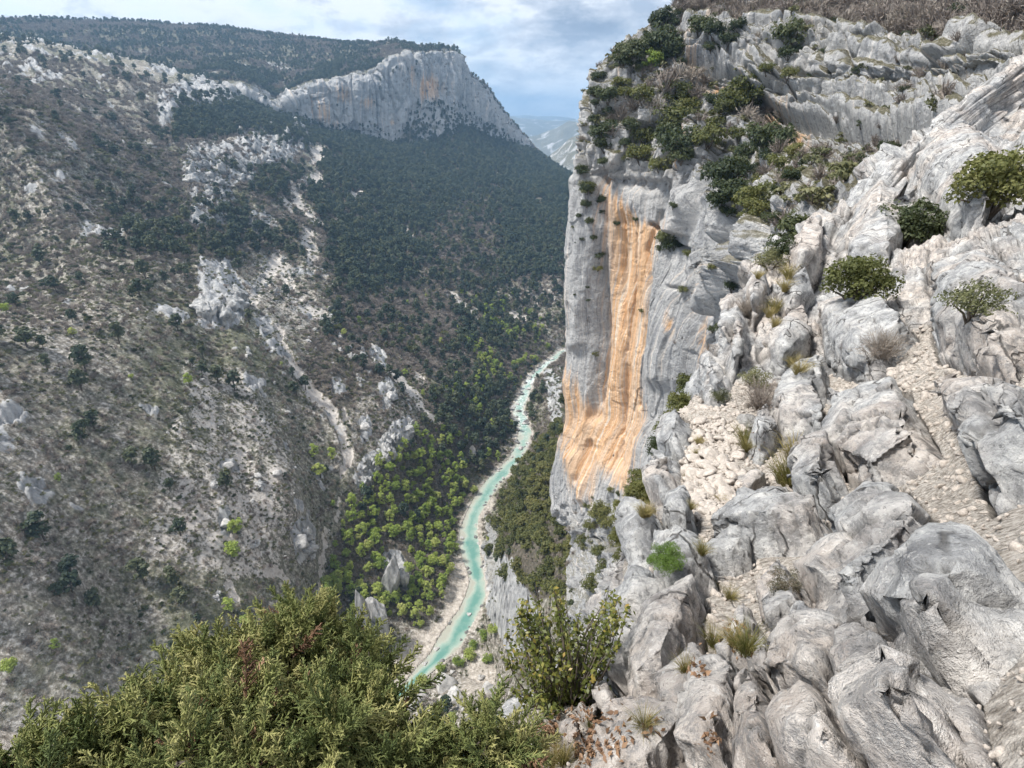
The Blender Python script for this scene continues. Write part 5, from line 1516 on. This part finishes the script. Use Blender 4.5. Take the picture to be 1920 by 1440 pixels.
for X, Y, wd, lb in [(446, 985, 34, 'green tree beside the grey rock on the stony slope'), (441, 1028, 38, 'green tree below another on the stony slope'), (431, 1132, 30, 'bright green tree low on the stony slope'), (466, 1168, 36, 'green tree just above the juniper'), (590, 846, 28, 'green tree above the dark bushes beside the gully'), (626, 848, 26, 'green tree touching the end of the scree gully'),
                     (600, 882, 32, 'yellow green tree under the end of the gully'), (752, 1090, 20, 'green tree behind the grey rock fin'), (634, 1062, 34, 'tall green tree at the near border of the green wood'), (632, 1095, 34, 'green tree lowest at the border of the green wood')]:
    p = on_ground(X, Y + wd * 0.45)
    r0 = px_size(wd, p) * 0.9
    individual('spring_tree', random.choice(PR['spring']), p - [0, 0, 0.2 * r0], r0, lb, 'tree')

# the grey fins of rock that stand above the gravel bank
for X, Y, top, wd, th, tilt, lb in [(686, 1205, 1080, 26, 0.7, 0.10, 'tall grey blade of rock standing above the gravel bank'), (716, 1200, 1102, 30, 0.75, -0.12, 'lower grey blade of rock beside the taller one'), (700, 1212, 1150, 34, 0.8, 0.0, 'grey block at the foot of the two rock blades'),
                                    (740, 1105, 1034, 34, 0.9, 0.05, 'pale brownish rock tower among the green trees above the rock blades'), (757, 1100, 1062, 22, 0.9, 0.0, 'small pale rock leaning on the brownish tower')]:
    p = on_ground(X, Y)
    k = np.linalg.norm(p) / F
    hgt = (Y - top) * k * 1.25
    individual('rock_fin', PR['fin'][len(lb) % 5], p + [0, 0, hgt * 0.30], (wd * k * 0.70, wd * k * 0.70 * th, hgt * 0.80), lb, 'rock', rot=(tilt * 0.5, tilt, random.uniform(-0.3, 0.3)))

# the grey wall that drops into the river under the holm oaks
RC = [((903, 1030, -258), (914, 1012)), ((907, 1060, -259), (926, 1026)), ((911, 1100, -259), (942, 1040)), ((914, 1135, -259), (958, 1062)), ((926, 1170, -257), (976, 1100)), ((940, 1205, -254), (992, 1128)), ((955, 1250, -250), (1008, 1150)), ((985, 1300, -240), (1030, 1180)), ((1020, 1340, -225), (1060, 1200))]
C = []
for (fx, fy, fz), (tx_, ty_) in RC:
    f0 = at_z(fx, fy, fz)
    R0 = np.hypot(f0[0], f0[1])
    tp = at_r(tx_, ty_, R0 + 7)
    C.append([f0 - [0, 0, 8], f0 * 0.45 + tp * 0.55 + unit(-f0 * [1, 1, 0]) * 2.0, tp, tp + unit(tp * [1, 1, 0]) * 22 + [0, 0, 4]])
C = np.array(C).transpose(1, 0, 2)
CP = sheet(C, spaced([34] * 8), spaced([60, 60, 24]))
csh = CP.shape
CPf = CP.reshape(-1, 3)
CN = normals(CP).reshape(-1, 3)
CN *= np.where((CN * -CPf).sum(1, keepdims=True) < 0, -1, 1)
w1 = worley(CPf * [1, 1, 0.4], 7.0, 0.9, 1.2)
w2 = worley(CPf * [1, 1, 0.7], 2.2, 0.9, 1.3)
CPf = CPf + CN * ((w1[2] - 0.5) * 3.2 + (w2[2] - 0.5) * 1.0 - 1.0 * sstep(0.1, 0, w1[1] - w1[0]) + fbm(CPf, (3, 3, 14), 3, ridged=True) * 0.35)[:, None]
tag(link('riverside_cliff', mesh_np('riverside_cliff', CPf, grid_faces(*csh[:2]), {'ochre': np.zeros(len(CPf)), 'soil': np.full(len(CPf), 0.5), 'along': CPf[:, 0] - CPf[:, 1]}), M['cliff']), kind='structure')

# ------------------------------------------------------------------ near plants and stones on the rocky edge
efront = np.nonzero(np.tile(us >= 1.95, eshp[0]))[0]
BV = np.concatenate([np.array([v.co[:] for v in o.data.vertices]) for o in ridge_ob.children])
bvx, bvy = project(BV)


def on_ridge(px, py, tol=6.0):
    d = (epx[efront] - px) ** 2 + (epy[efront] - py) ** 2
    q = np.nonzero(d < tol * tol)[0]
    if len(q) == 0:
        q = np.argsort(d)[:6]
    q = efront[q]
    a = EPd[q[np.argmin(np.linalg.norm(EPd[q], axis=1))]]
    q = np.nonzero((bvx - px) ** 2 + (bvy - py) ** 2 < 16)[0]
    if len(q):
        b = BV[q[np.argmin(np.linalg.norm(BV[q], axis=1))]]
        if np.linalg.norm(b) < np.linalg.norm(a):
            a = b
    return a


# ledge under the near bushes
LED = [(1700, 2.9), (1560, 3.2), (1480, 3.6)]
lpx = np.linspace(-260, 1200, 60)
edge_y = np.interp(lpx, [-260, 0, 400, 700, 760, 800, 850, 1000, 1100, 1200], [1395, 1400, 1400, 1415, 1440, 1470, 1420, 1345, 1330, 1300])
Lc = []
for x, ye in zip(lpx, edge_y):
    p = at_s(x, ye, 4.0)
    o = unit(p * [1, 1, 0])
    Lc.append([p + o * 1.2 - [0, 0, 12], p + o * 0.5 - [0, 0, 2.0], p, at_s(x, ye + 100, 3.5), at_s(x, ye + 260, 3.0), at_s(x, ye + 600, 2.7)])
LP = np.array(Lc).transpose(1, 0, 2)
LP = sheet(LP, spaced([5] * 59), spaced([10, 14, 24, 24, 16]))
lsh = LP.shape
LPf = LP.reshape(-1, 3)
LNn = normals(LP).reshape(-1, 3)
LNn *= np.where((LNn * -LPf).sum(1, keepdims=True) < 0, -1, 1)
lw = worley(LPf, 0.35, 0.9, 1.4)
LPf = LPf + LNn * (fbm(LPf, 0.6, 4) * 0.16 + (lw[2] - 0.5) * 0.12)[:, None]
lsoil = sstep(-0.25, 0.15, fbm(LPf, 0.5, 3)) * 0.9
ledge = tag(link('rock_ledge', mesh_np('rock_ledge', LPf, grid_faces(*lsh[:2]), {'soil': lsoil, 'crack': np.zeros(len(LPf))}), M['ridge']), kind='structure')


def aim(d, n=None):
    """Euler angles that turn local Z to the direction d"""
    d = unit(d)
    return np.stack([np.zeros(len(d)), np.arccos(np.clip(d[:, 2], -1, 1)), np.arctan2(d[:, 1], d[:, 0])], -1)


def spray_mesh(name, seed):
    """one feathery juniper spray, one unit long"""
    r = np.random.default_rng(seed)
    p = Parts()
    t = np.linspace(0, 1, 5)
    bend = r.normal(size=2) * 0.12
    ax = np.stack([bend[0] * t ** 2, bend[1] * t ** 2, t], -1)
    p.add(tube(ax, np.linspace(0.022, 0.012, 5), 3), 0, 0.25)
    roll = r.uniform(0, 6.28)
    for k in range(17):
        f = 0.08 + 0.90 * k / 17
        a = np.array([bend[0] * f * f, bend[1] * f * f, f])
        ang = roll + (k % 2) * math.pi + r.normal() * 0.75
        L = 0.36 * (1 - 0.62 * f) * r.uniform(0.75, 1.25)
        d = unit(np.array([math.cos(ang), math.sin(ang), 0.95 + 0.4 * r.random()]))
        b = a + d * L + [0, 0, 0.05 * L]
        p.add(tube(np.array([a, (a + b) / 2, b]), [0.020, 0.018, 0.008], 3), 0, 0.30 + 0.35 * f + 0.25 * r.random())
        for j in range(5):
            g = 0.2 + 0.75 * j / 5
            m = a + (b - a) * g
            dd = unit(d + r.normal(size=3) * 0.75)
            e = m + dd * L * r.uniform(0.28, 0.5) * (1.15 - 0.5 * g)
            p.add(tube(np.array([m, e]), [0.018, 0.007], 3), 0, 0.35 + 0.35 * f + 0.35 * r.random())
    return p.mesh(name, [M['juniper']], True)


SPR = [spray_mesh('juniper_spray', 40 + k) for k in range(7)]
SPR[6].materials[0] = M['litter']


def juniper(label, base, clumps, per, seed):
    r = np.random.default_rng(seed)
    root = bpy.data.objects.new('juniper_bush', None)
    sc.collection.objects.link(root)
    root.location = base
    tag(root, label, 'bush')
    pts, dirs, scl = [], [], []
    br = Parts()
    big = []
    for (x, y, s0, rp) in clumps:
        for j in range(6):
            a1, q1 = r.uniform(0, 6.283), rp * (0.75 if j else 0.0) * r.uniform(0.7, 1.1)
            big.append((x + math.cos(a1) * q1, y + math.sin(a1) * q1 * 0.8, s0 + r.normal() * 0.16, rp * r.uniform(0.28, 0.46)))
    for (x, y, s0, rp) in big:
        c = at_s(x, y, s0)
        rad = rp / F * s0
        n = int(per * (rp / 70.0) ** 2)
        d = unit(r.normal(size=(n, 3)) + [0, 0, 0.35])
        rr1 = rad * (0.15 + 0.85 * r.random(n) ** 0.6)
        pts.append(c + d * rr1[:, None] * [1, 1, 0.8])
        dirs.append(unit(d * 0.9 + [0, 0, 0.30] + r.normal(size=d.shape) * 0.30))
        scl.append(r.uniform(0.09, 0.21, n))
        mid = (base + c) / 2 + r.normal(size=3) * 0.08 - [0, 0, 0.12]
        br.add(tube(np.array([base, base * 0.65 + mid * 0.35 - [0, 0, 0.05], mid, c * 0.8 + mid * 0.2, c]), [0.022, 0.02, 0.015, 0.010, 0.005], 5), 0)
        for j in range(3):
            e = c + unit(r.normal(size=3) + [0, 0, 0.3]) * rad * 0.8
            a = mid * r.uniform(0, 0.5) + c * 1.0
            a = c + (mid - c) * r.uniform(0, 0.5)
            br.add(tube(np.array([a, (a + e) / 2 + r.normal(size=3) * 0.02, e]), [0.010, 0.007, 0.003], 4), 0)
    pts, dirs, scl = np.concatenate(pts), np.concatenate(dirs), np.concatenate(scl)
    b = link('branches', br.mesh('branches', [M['bark']], True), None, root)
    b.location = -np.array(base)
    f = scatter_stuff('foliage', pts, np.stack([scl] * 3, -1), aim(dirs), np.where(r.random(len(pts)) < 0.035, 6, r.integers(0, 6, len(pts))), SPR, parent=root)
    f.location = -np.array(base)
    return root


juniper('large feathery juniper bush filling the lower corner of the ledge', at_s(600, 1560, 3.3),
        [(470, 1232, 3.45, 66), (540, 1205, 3.45, 70), (600, 1212, 3.45, 62), (645, 1242, 3.4, 58), (688, 1280, 3.35, 50), (440, 1290, 3.15, 68), (520, 1292, 3.2, 74), (600, 1296, 3.2, 68), (665, 1325, 3.1, 62), (715, 1340, 3.1, 46), (430, 1370, 2.85, 74),
         (510, 1372, 2.8, 78), (590, 1380, 2.8, 78), (670, 1392, 2.85, 66), (738, 1405, 2.9, 54), (785, 1440, 2.9, 42), (450, 1445, 2.55, 80), (550, 1455, 2.5, 80), (650, 1455, 2.55, 78), (735, 1468, 2.65, 58)], 135, 5)
juniper('juniper bush past the big one where the ledge bends away', at_s(230, 1560, 3.3),
        [(385, 1275, 3.4, 56), (335, 1330, 3.2, 62), (270, 1390, 3.0, 66), (190, 1435, 2.9, 66), (100, 1465, 2.8, 66), (360, 1405, 2.75, 76), (290, 1455, 2.65, 74), (20, 1480, 2.8, 60)], 125, 6)
juniper('low juniper at the bottom beside the leaf litter', at_s(900, 1540, 3.1),
        [(862, 1408, 2.95, 46), (918, 1390, 2.95, 52), (968, 1415, 2.95, 36), (880, 1450, 2.75, 54), (945, 1455, 2.75, 50), (815, 1452, 2.8, 40)], 125, 7)

# box shrub
def box_shrub():
    r = np.random.default_rng(21)
    base = at_s(1062, 1352, 4.0)
    root = bpy.data.objects.new('box_shrub', None)
    sc.collection.objects.link(root)
    root.location = base
    tag(root, 'box shrub with green and rusty orange leaves in front of the great cliff', 'bush')
    outline = [(952, 1165), (985, 1105), (1010, 1085), (1045, 1098), (1075, 1140), (1110, 1150), (1150, 1098), (1172, 1090), (1186, 1120), (1160, 1180), (1150, 1250), (1140, 1310), (1100, 1340), (1000, 1340), (950, 1300), (940, 1230)]
    st, lv = Parts(), Parts()
    cs, ns_, sz, tn = [], [], [], []
    k = 0
    while k < 125:
        x, y = r.uniform(935, 1190), r.uniform(1080, 1335)
        if poly_sd(np.array([x]), np.array([y]), outline)[0] < 2:
            continue
        k += 1
        tip = at_s(x, y, r.uniform(3.55, 4.3))
        mid = base * 0.45 + tip * 0.55 + r.normal(size=3) * 0.06 + [0, 0, -0.05]
        t = np.linspace(0, 1, 9)[:, None]
        cur = base * (1 - t) ** 2 + 2 * mid * t * (1 - t) + tip * t * t
        st.add(tube(cur, np.linspace(0.009, 0.002, 9), 4), 0)
        L = np.linalg.norm(np.diff(cur, axis=0), axis=1).sum()
        n = int(46 * min(1.2, L / 0.6))
        for j in range(n):
            f = 1 - r.random() ** 1.3 * min(0.75, 0.42 / max(L, 0.1))
            q = base * (1 - f) ** 2 + 2 * mid * f * (1 - f) + tip * f * f
            off = unit(r.normal(size=3)) * r.uniform(0.004, 0.045)
            cs.append(q + off)
            ns_.append(unit(off) * 0.6 + [0, -0.2, 0.7] + r.normal(size=3) * 0.4)
            sz.append(r.uniform(0.011, 0.020))
            tn.append(np.clip(r.normal(0.5, 0.28) + (0.4 if f > 0.92 else 0), 0, 1.3))
    V, Fq = leaf_quads(np.array(cs), np.array(ns_), np.array(sz), r, 0.55)
    lv.add((V, Fq), 0, np.repeat(tn, 4))
    a = link('stems', st.mesh('stems', [M['bark']], True), None, root)
    b = link('foliage', lv.mesh('foliage', [M['box']]), None, root)
    a.location = b.location = -np.array(base)
    tag(b, kind='stuff')


box_shrub()


def blades_mesh(name, mat, seed, n=160, spread=0.55, width=0.012, curve=0.35, lean=0.0):
    """tuft of thin bending blades, one unit tall"""
    r = np.random.default_rng(seed)
    V, Fq, A = [], [], []
    k = 0
    for i in range(n):
        th = r.uniform(0, 6.283)
        o = np.array([math.cos(th), math.sin(th), 0])
        a = o * r.random() * 0.14
        d = unit(o * r.uniform(0, spread) + [lean, 0, 1])
        L = r.uniform(0.55, 1.05)
        s = unit(np.cross(d, r.normal(size=3))) * width * r.uniform(0.6, 1.2)
        pts = [a, a + d * L * 0.4, a + d * L * 0.75 + o * L * curve * 0.25, a + d * L * 0.95 + o * L * curve * 0.7 - [0, 0, L * curve * 0.25]]
        w = [1, 0.9, 0.6, 0.1]
        for p_, ww in zip(pts, w):
            V += [p_ - s * ww, p_ + s * ww]
        for j in range(3):
            Fq.append([k + 2 * j, k + 2 * j + 1, k + 2 * j + 3, k + 2 * j + 2])
        k += 8
        A += [r.random()] * 8
    p = Parts()
    p.V, p.F, p.M, p.A, p.n = [np.array(V)], [np.array(Fq)], [np.zeros(len(Fq), np.int32)], [np.array(A)], k
    return p.mesh(name, [mat])


GR = [blades_mesh('grass_tuft', M['grass'], 70 + k, 220, 0.7, 0.008, 0.45) for k in range(4)]
SP = [bush_mesh('green_spurge', M['spurge'], 90, 60, 170, 0.024, 0.85, 0.22)]
HE = [bush_mesh('heath', M['heath'], 95, 34, 110, 0.030, 0.8, 0.26)]
for X, Y, hp, lb in [(1399, 1222, 62, 'big golden grass tuft against the lit slab'), (1378, 1205, 44, 'golden grass tuft behind the biggest one'), (1336, 1205, 46, 'greenish grass tuft above the cracked grey block'), (1284, 1262, 40, 'grey green grass tuft at the corner of the cracked block'), (1209, 1362, 46, 'yellow grass tuft between the cracked block and the pale rock'),
                     (1366, 1118, 30, 'short green tuft on the gravel below the slab'), (1100, 1362, 20, 'tiny grass tuft on the small rocks beside the litter'), (1328, 1395, 34, 'thin dry grass in the crack of the pale rock'), (1030, 1432, 52, 'straw-coloured tuft at the bottom beside the low juniper'), (1060, 1428, 40, 'straw-coloured tuft next to the leaf litter'),
                     (1475, 905, 72, 'large olive grass tuft hanging below the slab'), (1488, 858, 56, 'golden grass tuft on top of the slab'), (1462, 900, 50, 'olive grass tuft touching the largest one'), (1309, 828, 22, 'small reddish tuft at the top of the scree'), (1303, 850, 20, 'small brown tuft on the scree border'), (1394, 825, 44, 'golden tuft beside the loose boulder'), (1400, 842, 34, 'golden tuft under the loose boulder'),
                     (1317, 1038, 34, 'beige grass tuft between the spurge and the rounded boulder'), (1207, 970, 36, 'yellowish tuft on the outer rock'), (1217, 968, 30, 'pale tuft beside the yellowish one on the outer rock'), (1297, 955, 22, 'small tuft at the foot of the scree'), (1349, 935, 18, 'tiny tuft low in the scree'), (1283, 895, 16, 'tiny tuft at the side of the scree'),
                     (1438, 590, 40, 'grass tuft on the pointed rock'), (1455, 580, 46, 'yellow grass clump above the pointed rock'), (1480, 520, 50, 'light green grass clump high on the ridge'), (1470, 545, 46, 'dry grass clump under the light green one'), (1450, 610, 36, 'brown grass clump beside the pointed rock'), (1495, 700, 56, 'dry golden grass at the border of the upper slab'), (1480, 680, 44, 'pale grass clump on the upper slab'), (1420, 520, 30, 'brown grass on the ridge crest')]:
    p = on_ridge(X, Y)
    h = hp / F * np.linalg.norm(p) * (0.95 if Y > 750 else 0.66)
    individual('grass_tuft', random.choice(GR), p - [0, 0, 0.06 * h], (h * 1.1, h * 1.1, h), lb, 'grass tuft')
p = on_ridge(1246, 1066)
p = p * (1 - 0.18 / np.linalg.norm(p)) + [0, 0, 0.06]
r0 = 66 / F * np.linalg.norm(p)
individual('green_spurge', SP[0], p - [0, 0, 0.1 * r0], (r0 * 0.70, r0 * 0.6, r0 * 0.52), 'bright green cushion of spurge on the outer edge of the rocks', 'bush')
p = on_ridge(1470, 1100)
r0 = 50 / F * np.linalg.norm(p)
individual('heath', HE[0], p - [0, 0, 0.1 * r0], (r0 * 0.6, r0 * 0.6, r0 * 0.7), 'purple flowering heath beside the gravel under the slab', 'bush')
NB = {'o': bush_mesh('edge_shrub', M['oak'], 301, 40, 130, 0.042, 0.8, 0.30), 'e': bush_mesh('edge_shrub', M['ever'], 302, 40, 130, 0.042, 0.8, 0.30), 's': bush_mesh('edge_shrub', M['scrub'], 303, 30, 80, 0.035, 0.7, 0.30), 't': twig_mesh('twiggy_shrub', M['twig'], 304, 150, 0.010, 6, 0.8)}
for X, Y, wd, kd, dr, lb in [(1300, 725, 78, 'o', 1.5, 'olive shrub at the crest where the ridge meets the great cliff'), (1275, 758, 70, 'o', 1.5, 'olive shrub below the crest on the outer side of the ridge'), (1255, 795, 66, 'o', 1.4, 'dark olive shrub level with the top of the scree'), (1238, 835, 56, 'e', 1.3, 'dark shrub hanging on the outer side beside the scree'),
                             (1203, 895, 56, 'o', 1.3, 'olive shrub under the outer rock edge'), (1198, 922, 62, 'o', 1.3, 'broad olive shrub above the yellowish tuft'), (1170, 955, 58, 'o', 1.3, 'olive shrub hanging below the outer rock'), (1163, 1000, 44, 'o', 1.25, 'narrow olive shrub on the outer drop'), (1166, 1040, 38, 'o', 1.25, 'lowest olive shrub on the outer drop'),
                             (1425, 735, 84, 't', 1.0, 'twiggy grey shrub on the slab above the loose boulder'), (1410, 700, 60, 's', 1.0, 'thin olive shrub on the upper slab'), (1400, 570, 50, 't', 1.0, 'brown leafless shrub on the ridge crest'), (1440, 480, 60, 's', 1.0, 'brownish shrub high on the ridge'), (1475, 470, 70, 'e', 1.05, 'dark green shrub at the top of the ridge'), (1345, 735, 40, 's', 1.0, 'small shrub on the ridge crest near the olive ones'),
                             (1600, 520, 110, 'o', 1.0, 'wide olive shrub on the slope past the ridge'), (1700, 420, 100, 'e', 1.0, 'dark shrub on the upper slope past the ridge'), (1650, 640, 80, 't', 1.0, 'grey leafless shrub on the slope past the ridge'), (1820, 560, 100, 's', 1.0, 'brownish shrub on the far side of the slope'), (1860, 350, 120, 'o', 1.0, 'big olive shrub at the top of the slope')]:
    p = on_ridge(X, Y + wd * 0.3)
    if dr > 1.0:
        p = at_s(X, Y + wd * 0.3, np.linalg.norm(p) * dr)
    r0 = wd / F * np.linalg.norm(p) * 0.55
    individual('twiggy_shrub' if kd == 't' else 'edge_shrub', NB[kd], p - [0, 0, 0.1 * r0], (r0, r0, r0 * 1.1), lb, 'shrub')
p = on_ridge(1401, 790)
r0 = 24 / F * np.linalg.norm(p)
individual('boulder', PR['rock'][2], p + [0, 0, r0 * 0.3], (r0 * 1.1, r0, r0 * 0.8), 'loose grey boulder lying at the top corner of the scree', 'boulder', rot=(0.2, 0.1, 1.0))

# scree stones on the path
cand = efront[(poly_sd(epx[efront], epy[efront], scree_poly) > -3)]
ids = rng.choice(cand, size=2600)
rad = np.clip(rng.lognormal(-3.75, 0.72, len(ids)), 0.008, 0.16)
order = np.argsort(-rad)
ids, rad = ids[order], rad[order]
Ps = EPd[ids] + rng.uniform(-0.03, 0.03, (len(ids), 3)) * [1, 1, 0]
for k in range(300):
    individual('scree_stone', random.choice(PR['stone']), Ps[k] + [0, 0, rad[k] * 0.25], (rad[k] * random.uniform(0.8, 1.4), rad[k], rad[k] * 0.7), 'pale broken stone in the scree patch between the rocks', 'stone', 'stones of the scree patch', rot=(random.uniform(-.5, .5), random.uniform(-.5, .5), random.uniform(0, 6.3)))
n = len(ids) - 300
scatter_stuff('scree_gravel', Ps[300:], vec_scale(rad[300:], 0.3), upright(n, 0.6), rng.integers(0, 5, n), PR['stone'], 'small gravel between the stones of the scree patch')
# gravel on the other soil pockets, dead leaves
soil_v = efront[(soilz[efront] > 0.6) & (slant[efront] < 14)]
w = slant[soil_v] ** 1.2
ids = rng.choice(soil_v, size=3800, p=w / w.sum())
scatter_stuff('soil_gravel', EPd[ids] + rng.uniform(-0.02, 0.02, (3800, 3)) * [1, 1, 0], vec_scale(rng.lognormal(-4.5, 0.5, 3800) * np.clip(slant[ids] / 3.5, 0.7, 3), 0.3), upright(3800, 0.6), rng.integers(0, 5, 3800), PR['stone'], 'fine gravel on the soil between the rocks')


def leaf_proto(name, seed):
    r = np.random.default_rng(seed)
    c = np.zeros((1, 3))
    V, Fq = leaf_quads(c, np.array([[0.2, 0.1, 1.0]]), np.array([1.0]), r, 0.45)
    V[[1, 3], 2] += 0.25
    p = Parts().add((V, Fq), 0, 0.5)
    return p.mesh(name, [M['litter']])


LF = [leaf_proto('dead_leaf', k) for k in range(4)]
pts = []
for X, Y, sx, sy, n, src in [(1060, 1365, 45, 25, 420, 'l'), (1110, 1400, 30, 20, 160, 'e'), (1030, 1400, 40, 25, 260, 'l'), (1375, 1190, 16, 14, 70, 'e'), (1385, 1215, 12, 10, 60, 'e'), (1305, 1256, 12, 8, 50, 'e'), (1330, 1395, 12, 20, 60, 'e'), (1225, 1360, 10, 10, 40, 'e'), (1150, 1390, 30, 20, 120, 'e'), (1400, 830, 14, 20, 60, 'e')]:
    for k in range(n):
        x, y = random.gauss(X, sx), random.gauss(Y, sy)
        if src == 'l' and x < 1075:
            d = (project_l[0] - x) ** 2 + (project_l[1] - y) ** 2 if 'project_l' in globals() else None
            if d is None:
                project_l = project(LPf)
                d = (project_l[0] - x) ** 2 + (project_l[1] - y) ** 2
            q = np.nonzero(d < 60)[0]
            if len(q) == 0:
                continue
            pts.append(LPf[q[np.argmin(np.linalg.norm(LPf[q], axis=1))]] + [0, 0, 0.012])
        else:
            pts.append(on_ridge(x, y, 4) + [0, 0, 0.010])
pts = np.array(pts)
n = len(pts)
scatter_stuff('leaf_litter', pts, vec_scale(rng.uniform(0.009, 0.021, n)), upright(n, 0.6), rng.integers(0, 4, n), LF, 'dry brown fallen leaves between the rocks')

# ------------------------------------------------------------------ the air of the gorge
hz, t = new_mat('haze')
v = t.n('ShaderNodeVolumePrincipled', ins={'Color': (0.40, 0.67, 1.0, 1), 'Density': 0.00014, 'Anisotropy': 0.25})
out = t.n('ShaderNodeOutputMaterial')
t.set(out, 'Volume', v.outputs[0])
x0, x1, y0, y1, zb, zt = -13000, 13000, -400, 13500, -1400, 520
hv = [(x, y, z) for z in (zb, zt) for y in (y0, y1) for x in (x0, x1)]
hme = mesh_np('haze', hv, [(0, 2, 3, 1), (4, 5, 7, 6), (0, 1, 5, 4), (2, 6, 7, 3), (0, 4, 6, 2), (1, 3, 7, 5)], None, False)
tag(link('haze', hme, hz), 'thin blue haze in the air of the gorge', 'haze', None, 'stuff')
